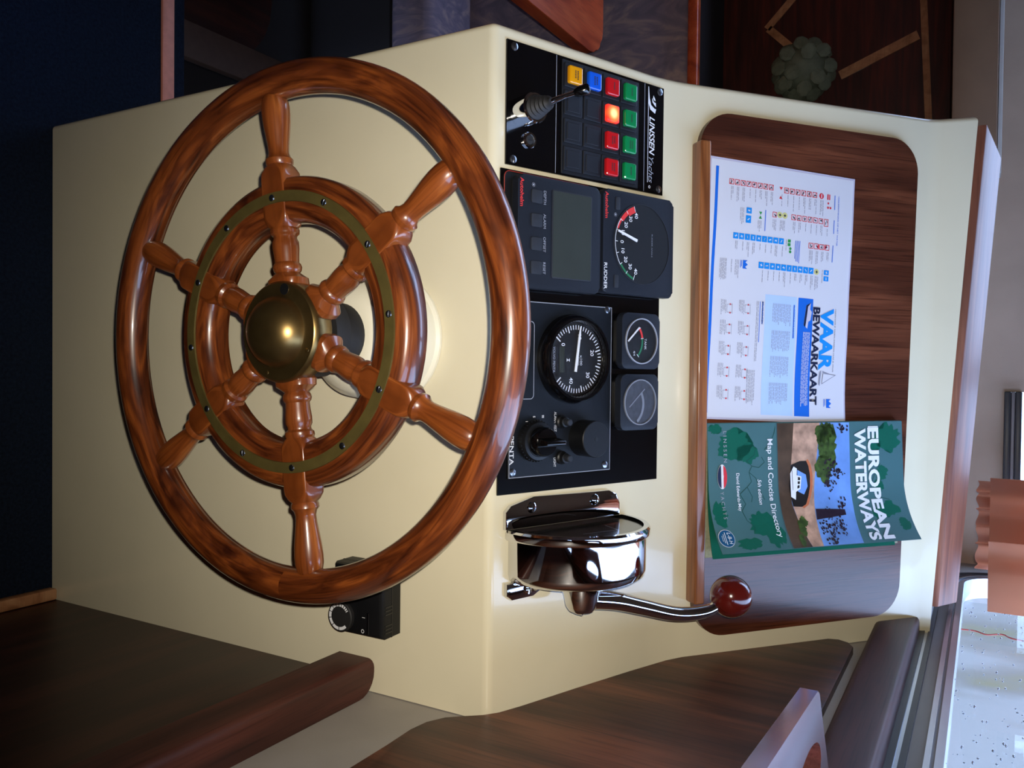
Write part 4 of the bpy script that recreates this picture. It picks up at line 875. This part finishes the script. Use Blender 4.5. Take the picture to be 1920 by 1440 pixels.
bicon(49.1, 48.0, 7, 6.6); bicon(58.1, 47.6, 7, 8.4); lines(50, 44, 12, 20, 3)
for k in range(4): icon(80, 135.9 + 7.7 * k, 6.6, 6.4, 3); lines(88.5, 141.5 + 7.7 * k, 9, 17, random.choice((2, 3)))
redfill += [[(0.0805, 0.1508), (0.0832, 0.1470), (0.0860, 0.1508)], [(0.0805, 0.1588), (0.0860, 0.1588), (0.0832, 0.1625)]]
for k in range(9): bicon(79, 32.2 + 7.72 * k, 6.8); lines(88, 37.6 + 7.72 * k, 8, 18, random.choice((1, 2, 2)))
green += [mmq(79.2, 82.6, 106.5, 110.5), mmq(83.4, 86.8, 106.5, 110.5), disc(0.0895, 0.1105, 0.0017, 14), disc(0.0932, 0.1105, 0.0017, 14)]; lines(79.5, 104.2, 12, 16, 1)
for i in range(4): navy.append(mmq(79.5, 79.5 + random.uniform(18, 26), 117 + 2 * i, 117.8 + 2 * i))
for k in range(10): bicon(108.6, 68.4 + 7.75 * k, 6.9, 7.2); lines(117.6, 74 + 7.75 * k, 8, 18, random.choice((1, 2, 2)))
yel.append(disc(0.1128, 0.1496, 0.0034, 20)); darkp += [seg(0.1112, 0.1496, 0.1145, 0.1496, 0.001), seg(0.1128, 0.1480, 0.1128, 0.1512, 0.001)]; lines(118, 151.5, 9, 16, 3)
bicon(109.6, 160.2, 7, 5.6); bicon(116.8, 160.2, 7, 5.6); lines(109.6, 157.6, 14, 18, 1)
lines(109, 41, 16, 24, 3); lines(109, 32, 12, 20, 1); lines(109, 25, 22, 25, 6, 1.6)
def crown(x, y, s_): return [[(x - s_, y - s_ * 0.6), (x + s_, y - s_ * 0.6), (x + s_, y + s_ * 0.7), (x + s_ * 0.55, y + s_ * 0.1), (x, y + s_ * 0.8), (x - s_ * 0.55, y + s_ * 0.1), (x - s_, y + s_ * 0.7)]]
navy += crown(0.1135, 0.0500, 0.0048) + [mmq(109, 117.5, 43.8, 44.6), mmq(109, 116, 45.2, 45.9)]
navy += crown(0.2660, 0.1745, 0.0052) + [mmq(261, 270, 167.6, 168.4), mmq(261, 268.5, 169.2, 170.0)]
poly([mmq(144.6, 282.3, 80.0, 123.8)], pm, 'p_light', 'pale_blue_box', ch, 0.02, DZ); poly([mmq(144.8, 282.4, 126.0, 147.2)], pm, 'p_blue', 'blue_box', ch, 0.02, DZ)
for x in (154, 185, 214.5, 245): lines(x, 114.8, 20, 25, 13, 2.0)
for i in range(6):
    xx = 184
    while xx < 266: ww = random.uniform(2, 6); whitep.append(mmq(xx, xx + ww, 143.2 - 1.75 * i, 143.9 - 1.75 * i)); xx += ww + 0.8
boat_ = [[(0.1495, 0.1440), (0.1530, 0.1375), (0.1760, 0.1345), (0.1800, 0.1400)], [(0.1560, 0.1420), (0.1600, 0.1455), (0.1700, 0.1440), (0.1720, 0.1405)]]
poly(boat_, pm, 'lam', 'boat_picture', ch, SUB, DZ * 2)
poly([[(0.1495, 0.1440), (0.1530, 0.1375), (0.1760, 0.1345), (0.1785, 0.1370), (0.1540, 0.1400)]], pm, 'p_navy', 'boat_hull', ch, SUB, DZ * 3)
poly([[(0.2320, 0.1850), (0.2305, 0.1655), (0.2440, 0.1640)], [(0.2325, 0.1800), (0.2280, 0.1650), (0.2300, 0.1650)], [(0.2275, 0.1632), (0.2460, 0.1615), (0.2440, 0.1595), (0.2300, 0.1605)]], pm, 'p_gray', 'sailboat_picture', ch, SUB, DZ * 3)
poly([[(0.2326, 0.1825), (0.2312, 0.1662), (0.2425, 0.1648)]], pm, 'paper', 'sail', ch, SUB, DZ * 4)
for r0, xs in ((0, (163.4, 187.4, 211.3, 236.6, 261)), (1, (164.6, 187.4, 211.3, 235.7, 260.8))):
    for x in xs:
        yb = 55 if r0 == 0 else 31
        txt.extend([mmq(x - 6, x + 6, yb + 4.6, yb + 5), mmq(x - 4.6, x - 4.2, yb - 2, yb + 5), mmq(x + 4.2, x + 4.6, yb - 2, yb + 5), mmq(x - 4.6, x + 4.6, yb - 2.3, yb - 1.9)])
        redfill.extend([mmq(x - 5.6, x - 3.9, yb + 1.2, yb + 3.2), mmq(x + 3.9, x + 5.6, yb + 1.2, yb + 3.2)]); lines(x - 9.5, yb - 4.2, 12, 17, 4)
navy += [mmq(153.4, 179, 76.0, 77.2), mmq(153.5, 200, 72.8, 73.6), mmq(153.7, 192.5, 119.6, 120.9)]
lines(153.4, 70.5, 60, 72, 2); lines(232, 69.5, 34, 40, 6)
for lst, mt, nm, d_ in ((txt, 'p_gray', 'small_print', 2), (redfill, 'p_red', 'red_symbol', 2), (darkp, 'p_navy', 'sign_figure', 3), (green, 'p_green', 'green_symbol', 2), (yel, 'p_yellow', 'yellow_symbol', 2), (navy, 'p_blue', 'blue_heading', 2), (whitep, 'paper', 'white_symbol', 3)):
    poly(lst, pm, mt, nm, ch, 0, DZ * d_ + 0.0001)['kind'] = 'stuff'
for nm, mt, lst in signs: poly(lst, pm, mt, nm, ch, 0, DZ * 2 + 0.0001)
text('VERKEERSTEKENS OP HET WATER', pm, 0.0208, 0.1755, 0.0018, 'p_blue', ch, 'lettering', 0.059, 0.01, dz=DZ * 2)
text('BRUGLICHTEN', pm, 0.1534, 0.0758, 0.0020, 'p_navy', ch, 'lettering', 0.0255, 0.02, dz=DZ * 3)
text('ALGEMENE VAARTIPS', pm, 0.1537, 0.1194, 0.0020, 'p_blue', ch, 'lettering', 0.039, 0.02, dz=DZ * 4)
text('VAAR', pm, 0.1540, 0.1595, 0.0170, 'p_sky', ch, 'lettering', 0.0735, 0.065, dz=DZ * 3)
text('BEWAARKAART', pm, 0.1540, 0.1478, 0.0092, 'p_navy', ch, 'lettering', 0.1145, 0.055, dz=DZ * 4)
text('VAREN DOE JE SAMEN, DAAROM VAAR JE VEILIG', pm, 0.1540, 0.1792, 0.0014, 'p_navy', ch, 'lettering', 0.0745, dz=DZ * 3)

# ================================================================== GUIDE BOOK
gb = onC('guide_book', 'dark green waterways guide book with a curling photo cover', 'book', 0.0535, 0.0430, 0.0082)
BW, BH, BT = 0.150, 0.2755, 0.009
obj('back_cover', box(0, BW, 0, BH, 0, 0.0006), 'c_green', gb)
obj('page_block', box(0.0012, BW - 0.001, 0.0008, BH - 0.001, 0.0007, BT, 0.0004, 1), 'pages', gb, 30)
obj('spine', box(-0.0007, 0.0010, 0, BH, 0, BT + 0.0008), 'c_teal', gb)
def cov(a, b, dz=0):
    # a from the spine, b up the cover, the free edge lifts and curls
    t_ = a / BW
    lift = 0.0015 + 0.010 * t_ + 0.0235 * max(0, (t_ - 0.45) / 0.55) ** 2
    sh = 0.0125 * max(0, (t_ - 0.3) / 0.7) ** 2
    n_ = Vector((-0.30 * max(0, t_ - 0.3), 0, 1)).normalized() * dz
    return (a - sh + n_.x, b, BT + lift + n_.z)
sheet(0, BW, 0, BH, 30, 8, cov, 0.0005, 'front_cover', 'c_teal', gb)
# a loose first page under the cover, flatter
def cov2(a, b, dz=0): t_ = a / BW; return (a - 0.004 * t_, b, BT + 0.0008 + 0.004 * t_ + 0.010 * max(0, (t_ - 0.5) / 0.5) ** 2 + dz)
sheet(0.001, BW + 0.001, 0.001, BH - 0.02, 24, 4, cov2, 0.0003, 'title_page', 'c_green', gb)
bmm = lambda pts: [(x / 1000, y / 1000) for x, y in pts]
def land(cx_, cy_, rx, ry, seed, n=34):
    rg = random.Random(seed); o_ = []
    for k in range(n):
        a = 2 * math.pi * k / n; f = rg.uniform(0.72, 1.18); o_.append((min(149.5, max(0.5, cx_ + rx * f * math.cos(a))), min(275, max(0.5, cy_ + ry * f * math.sin(a)))))
    return bmm(o_)
SB = 0.018; E1 = 0.0002
for q_ in [land(20, 252, 17, 20, 1), land(26, 232, 10, 10, 2), land(62, 242, 9, 9, 3), land(78, 236, 8, 8, 9), land(108, 246, 10, 16, 4), land(112, 228, 7, 8, 8), land(128, 262, 8, 8, 5)]: poly([q_], cov, 'c_green', 'map_land', gb, SB, E1)
for q_ in [land(24, 34, 17, 24, 11), land(34, 52, 12, 14, 12), land(103, 12, 16, 9, 13), land(116, 62, 14, 17, 14), land(131, 76, 14, 12, 15), land(6, 10, 5, 9, 17), land(140, 40, 7, 16, 18)]: poly([q_], cov, 'c_green', 'map_land', gb, SB, E1)
rv = []
for path in ([(30, 62), (36, 60), (42, 50), (48, 57), (55, 53), (66, 56), (72, 50), (84, 56), (90, 54)], [(48, 57), (50, 66), (44, 74), (38, 70)], [(72, 50), (80, 40), (92, 46), (100, 40), (112, 44), (120, 52), (126, 50)], [(55, 53), (62, 62), (74, 66), (88, 72)], [(4, 90), (12, 88), (24, 82), (30, 74)], [(50, 240), (60, 232), (74, 226)], [(96, 250), (92, 236), (104, 226)]):
    for i in range(len(path) - 1): rv.append(bmm(seg(*path[i], *path[i + 1], 0.7)))
poly(rv, cov, 'c_river', 'map_river', gb, SB, E1 * 1.6)['kind'] = 'stuff'
Z2 = E1 * 2
poly([bmm([(0.5, 92), (149, 92), (149, 190), (100, 194), (0.5, 195)])], cov, 'c_sky', 'cover_sky', gb, 0.010, Z2)
poly([bmm([(0.5, 92), (149, 92), (149, 118), (118, 112), (94, 108), (48, 110), (0.5, 116)])], cov, 'c_water', 'cover_water', gb, 0.010, Z2 * 1.5)
poly([bmm([(0.5, 115), (48, 110), (44, 122), (44, 131), (50, 134), (62, 136), (74, 135.5), (86, 132), (96, 127), (99, 121), (98, 109), (118, 112), (149, 118), (149, 133), (111, 137), (62, 143), (0.5, 152)])], cov, 'c_stone', 'cover_bridge', gb, 0.010, Z2 * 2)
poly([bmm([(44, 131), (50, 134), (62, 136), (74, 135.5), (86, 132), (96, 127), (99, 121), (101, 123), (97, 130), (86, 135.5), (74, 139), (60, 139.5), (48, 137), (42, 133)])], cov, 'c_brick', 'cover_arch', gb, 0.010, Z2 * 2.9)
poly([bmm([(48, 110), (44, 122), (44, 131), (50, 134), (62, 136), (74, 135.5), (86, 132), (96, 127), (99, 121), (98, 109), (73, 106)])], cov, 'c_dark', 'arch_opening', gb, 0.010, Z2 * 2.35)
poly([bmm([(54, 118), (60, 130), (74, 132), (84, 126), (80, 118)])], cov, 'c_sky', 'arch_daylight', gb, 0, Z2 * 2.7)
poly([bmm([(50, 113), (52.5, 117.5), (90, 113.5), (86, 107.5), (58, 108)]), bmm([(60, 116), (62, 123.5), (77, 121.5), (81, 113.5)])], cov, 'white', 'cover_boat', gb, 0, Z2 * 3.3)
poly([bmm([(62.5, 118.6), (63.3, 121.8), (66.3, 121.4), (66.3, 118.2)]), bmm([(67.6, 118.1), (67.6, 121.2), (71, 120.8), (71, 117.7)]), bmm([(72.4, 117.5), (72.4, 120.6), (75.6, 120.2), (76.4, 117)]), bmm(quad(54, 84, 110.3, 110.9))], cov, 'c_dark', 'boat_window', gb, 0, Z2 * 3.8)
poly([land(30, 162, 28, 14, 21, 44), land(12, 158, 12, 12, 22), land(54, 156, 16, 12, 23)], cov, 'c_tree', 'cover_tree', gb, 0.012, Z2 * 2.6)
poly([land(125, 114, 10, 5, 27), land(118, 118, 7, 6, 28), land(140, 108, 8, 4, 29)], cov, 'c_tree', 'cover_bush', gb, 0.012, Z2 * 2.6)
lf = []; rg = random.Random(5)
for cx_, cy_, n_, sp_ in ((7, 184, 16, 6), (52, 164, 30, 9), (60, 176, 26, 9), (73, 163, 30, 9), (100, 176, 20, 8), (126, 166, 46, 13), (128, 148, 40, 11), (142, 150, 26, 8), (110, 158, 24, 9)):
    for _ in range(n_): x, y = rg.gauss(cx_, sp_ * 0.55), rg.gauss(cy_, sp_ * 0.5); x = min(147, max(2, x)); y = min(192, max(140, y)); lf.append(bmm(disc(x, y, rg.uniform(0.7, 2.1), 7, rg.uniform(0.7, 1.6))))
poly(lf, cov, 'c_leaf', 'cover_leaf', gb, 0, Z2 * 3)['kind'] = 'stuff'; poly([bmm([(102.5, 139), (105, 180), (112, 180), (116, 137)])], cov, 'c_leaf', 'cover_trunk', gb, SB, Z2 * 2.8)
TZ = Z2 * 2
text('EUROPEAN', cov, 0.0072, 0.2225, 0.0150, 'white', gb, 'title_lettering', 0.1390, 0.055, dz=TZ)
text('WATERWAYS', cov, 0.0080, 0.2030, 0.0150, 'white', gb, 'title_lettering', 0.1385, 0.055, dz=TZ)
poly([bmm(quad(5.5, 7.0, 222.5, 237.5))], cov, 'white', 'title_stroke', gb, 0, TZ)
text('Map and Concise Directory', cov, 0.0180, 0.0785, 0.0068, 'white', gb, 'lettering', 0.1165, 0.012, dz=TZ)
text('5th edition', cov, 0.0635, 0.0640, 0.0048, 'white', gb, 'lettering', 0.0300, 0.005, 0.2, dz=TZ)
text('David Edwards-May', cov, 0.0555, 0.0358, 0.0040, 'white', gb, 'lettering', 0.0445, 0.008, dz=TZ)
text('L I N S S E N', cov, 0.0084, 0.0200, 0.0042, 'grayprint', gb, 'lettering', 0.0345, 0.008, dz=TZ); text('Y A C H T S', cov, 0.0760, 0.0145, 0.0042, 'grayprint', gb, 'lettering', 0.0325, 0.004, dz=TZ)
poly([bmm(disc(59, 17.4, 14, 32, 6.2))], cov, 'white', 'oval_emblem', gb, 0.02, TZ)
poly([bmm(arc(0, 0, 0, 1, 20, 160)) and [((59 + 13.2 * math.cos(R(a))) / 1000, (17.9 + 5.6 * math.sin(R(a))) / 1000) for a in range(10, 171, 10)]], cov, 'p_red', 'emblem_red', gb, 0.02, TZ * 1.3)
poly([[((59 + 13.2 * math.cos(R(a))) / 1000, (16.9 + 5.6 * math.sin(R(a))) / 1000) for a in range(190, 351, 10)]], cov, 'p_navy', 'emblem_blue', gb, 0.02, TZ * 1.3)
poly([bmm([(47, 16.2), (66, 16.8), (72, 18.6), (66, 18.0), (58, 19.0), (52, 17.6)])], cov, 'white', 'emblem_boat', gb, 0, TZ * 1.6)
M['lbh'] = plain('badge_blue', srgb(14, 78, 120), 0.4, noise=0.05)
poly([bmm(disc(131.5, 11.2, 10.6, 32, 10.2))], cov, 'white', 'round_badge', gb, 0.02, TZ); poly([bmm(disc(131.5, 11.2, 10.1, 32, 9.7))], cov, 'lbh', 'badge_disc', gb, 0.02, TZ * 1.3)
text('L-B-H', cov, 0.1245, 0.0128, 0.0046, 'white', gb, 'lettering', 0.0140, 0, 0.2, dz=TZ * 1.6)
poly([bmm(quad(124, 139, 9.6, 10.3)), bmm(quad(126, 137, 7.6, 8.2)), bmm(quad(128, 135, 5.6, 6.1))], cov, 'white', 'badge_line', gb, 0, TZ * 1.6)

# ================================================================== HEATER CONTROL
hc = thing('heater_control', 'small black control box with a thumb dial on the console front', 'control box', (0.2245, -0.0005, -0.133), FROT)
b = box(-0.0345, 0.0345, -0.031, 0.031, 0, 0.0285); 
es = [e for e in b.edges if all(v.co.z > 0.02 for v in e.verts)]
bmesh.ops.bevel(b, geom=es, offset=0.005, segments=2, affect='EDGES', profile=0.5)
obj('case', b, 'black', hc, 30)
obj('parting_line', box(-0.0348, 0.0348, -0.0313, 0.0313, 0.0125, 0.0135), 'dialblack', hc)
dw = obj('thumb_dial', lathe([(0, 0.0), (0.0150, 0.0), (0.0150, 0.006), (0.0142, 0.0070), (0, 0.0072)], 40), 'rubber', hc, 30); dw.location = (0.0175, -0.0185, 0.0262)
q = []
cur = 122.0; wd = 9.0
for k in range(12):
    q.append(arc(0, 0, 0.0102, 0.0132, cur, cur + wd - 4, 6)); cur += wd; wd *= 1.165
poly(q, FLAT(0.0074), 'white', 'dial_mark', dw)
text('I', FLAT(0.0287), 0.0155, 0.0065, 0.0036, 'white', hc, 'lettering', center=True); text('O', FLAT(0.0287), 0.0290, 0.0055, 0.0036, 'white', hc, 'lettering', None, 0.02, center=True)
obj('rocker', box(0.010, 0.0315, 0.0125, 0.0150, 0.0280, 0.0292, 0.0004, 1), 'blackgloss', hc)
vme = None
for x0 in (-0.030, 0.004, 0.022):
    for k in range(3):
        if vme is None:
            vb = box(-0.0006, 0.0006, 0, 0.0004, -0.0055, 0.0055); vme = bpy.data.meshes.new('vent_slot'); vb.to_mesh(vme); vb.free(); vme.materials.append(M['dialblack'])
        o_ = bpy.data.objects.new('vent_slot', vme); COL.objects.link(o_); o_.parent = hc; o_.location = (x0 + 0.0035 * k, 0.0310, 0.020 - 0.0055 + 0.0035)
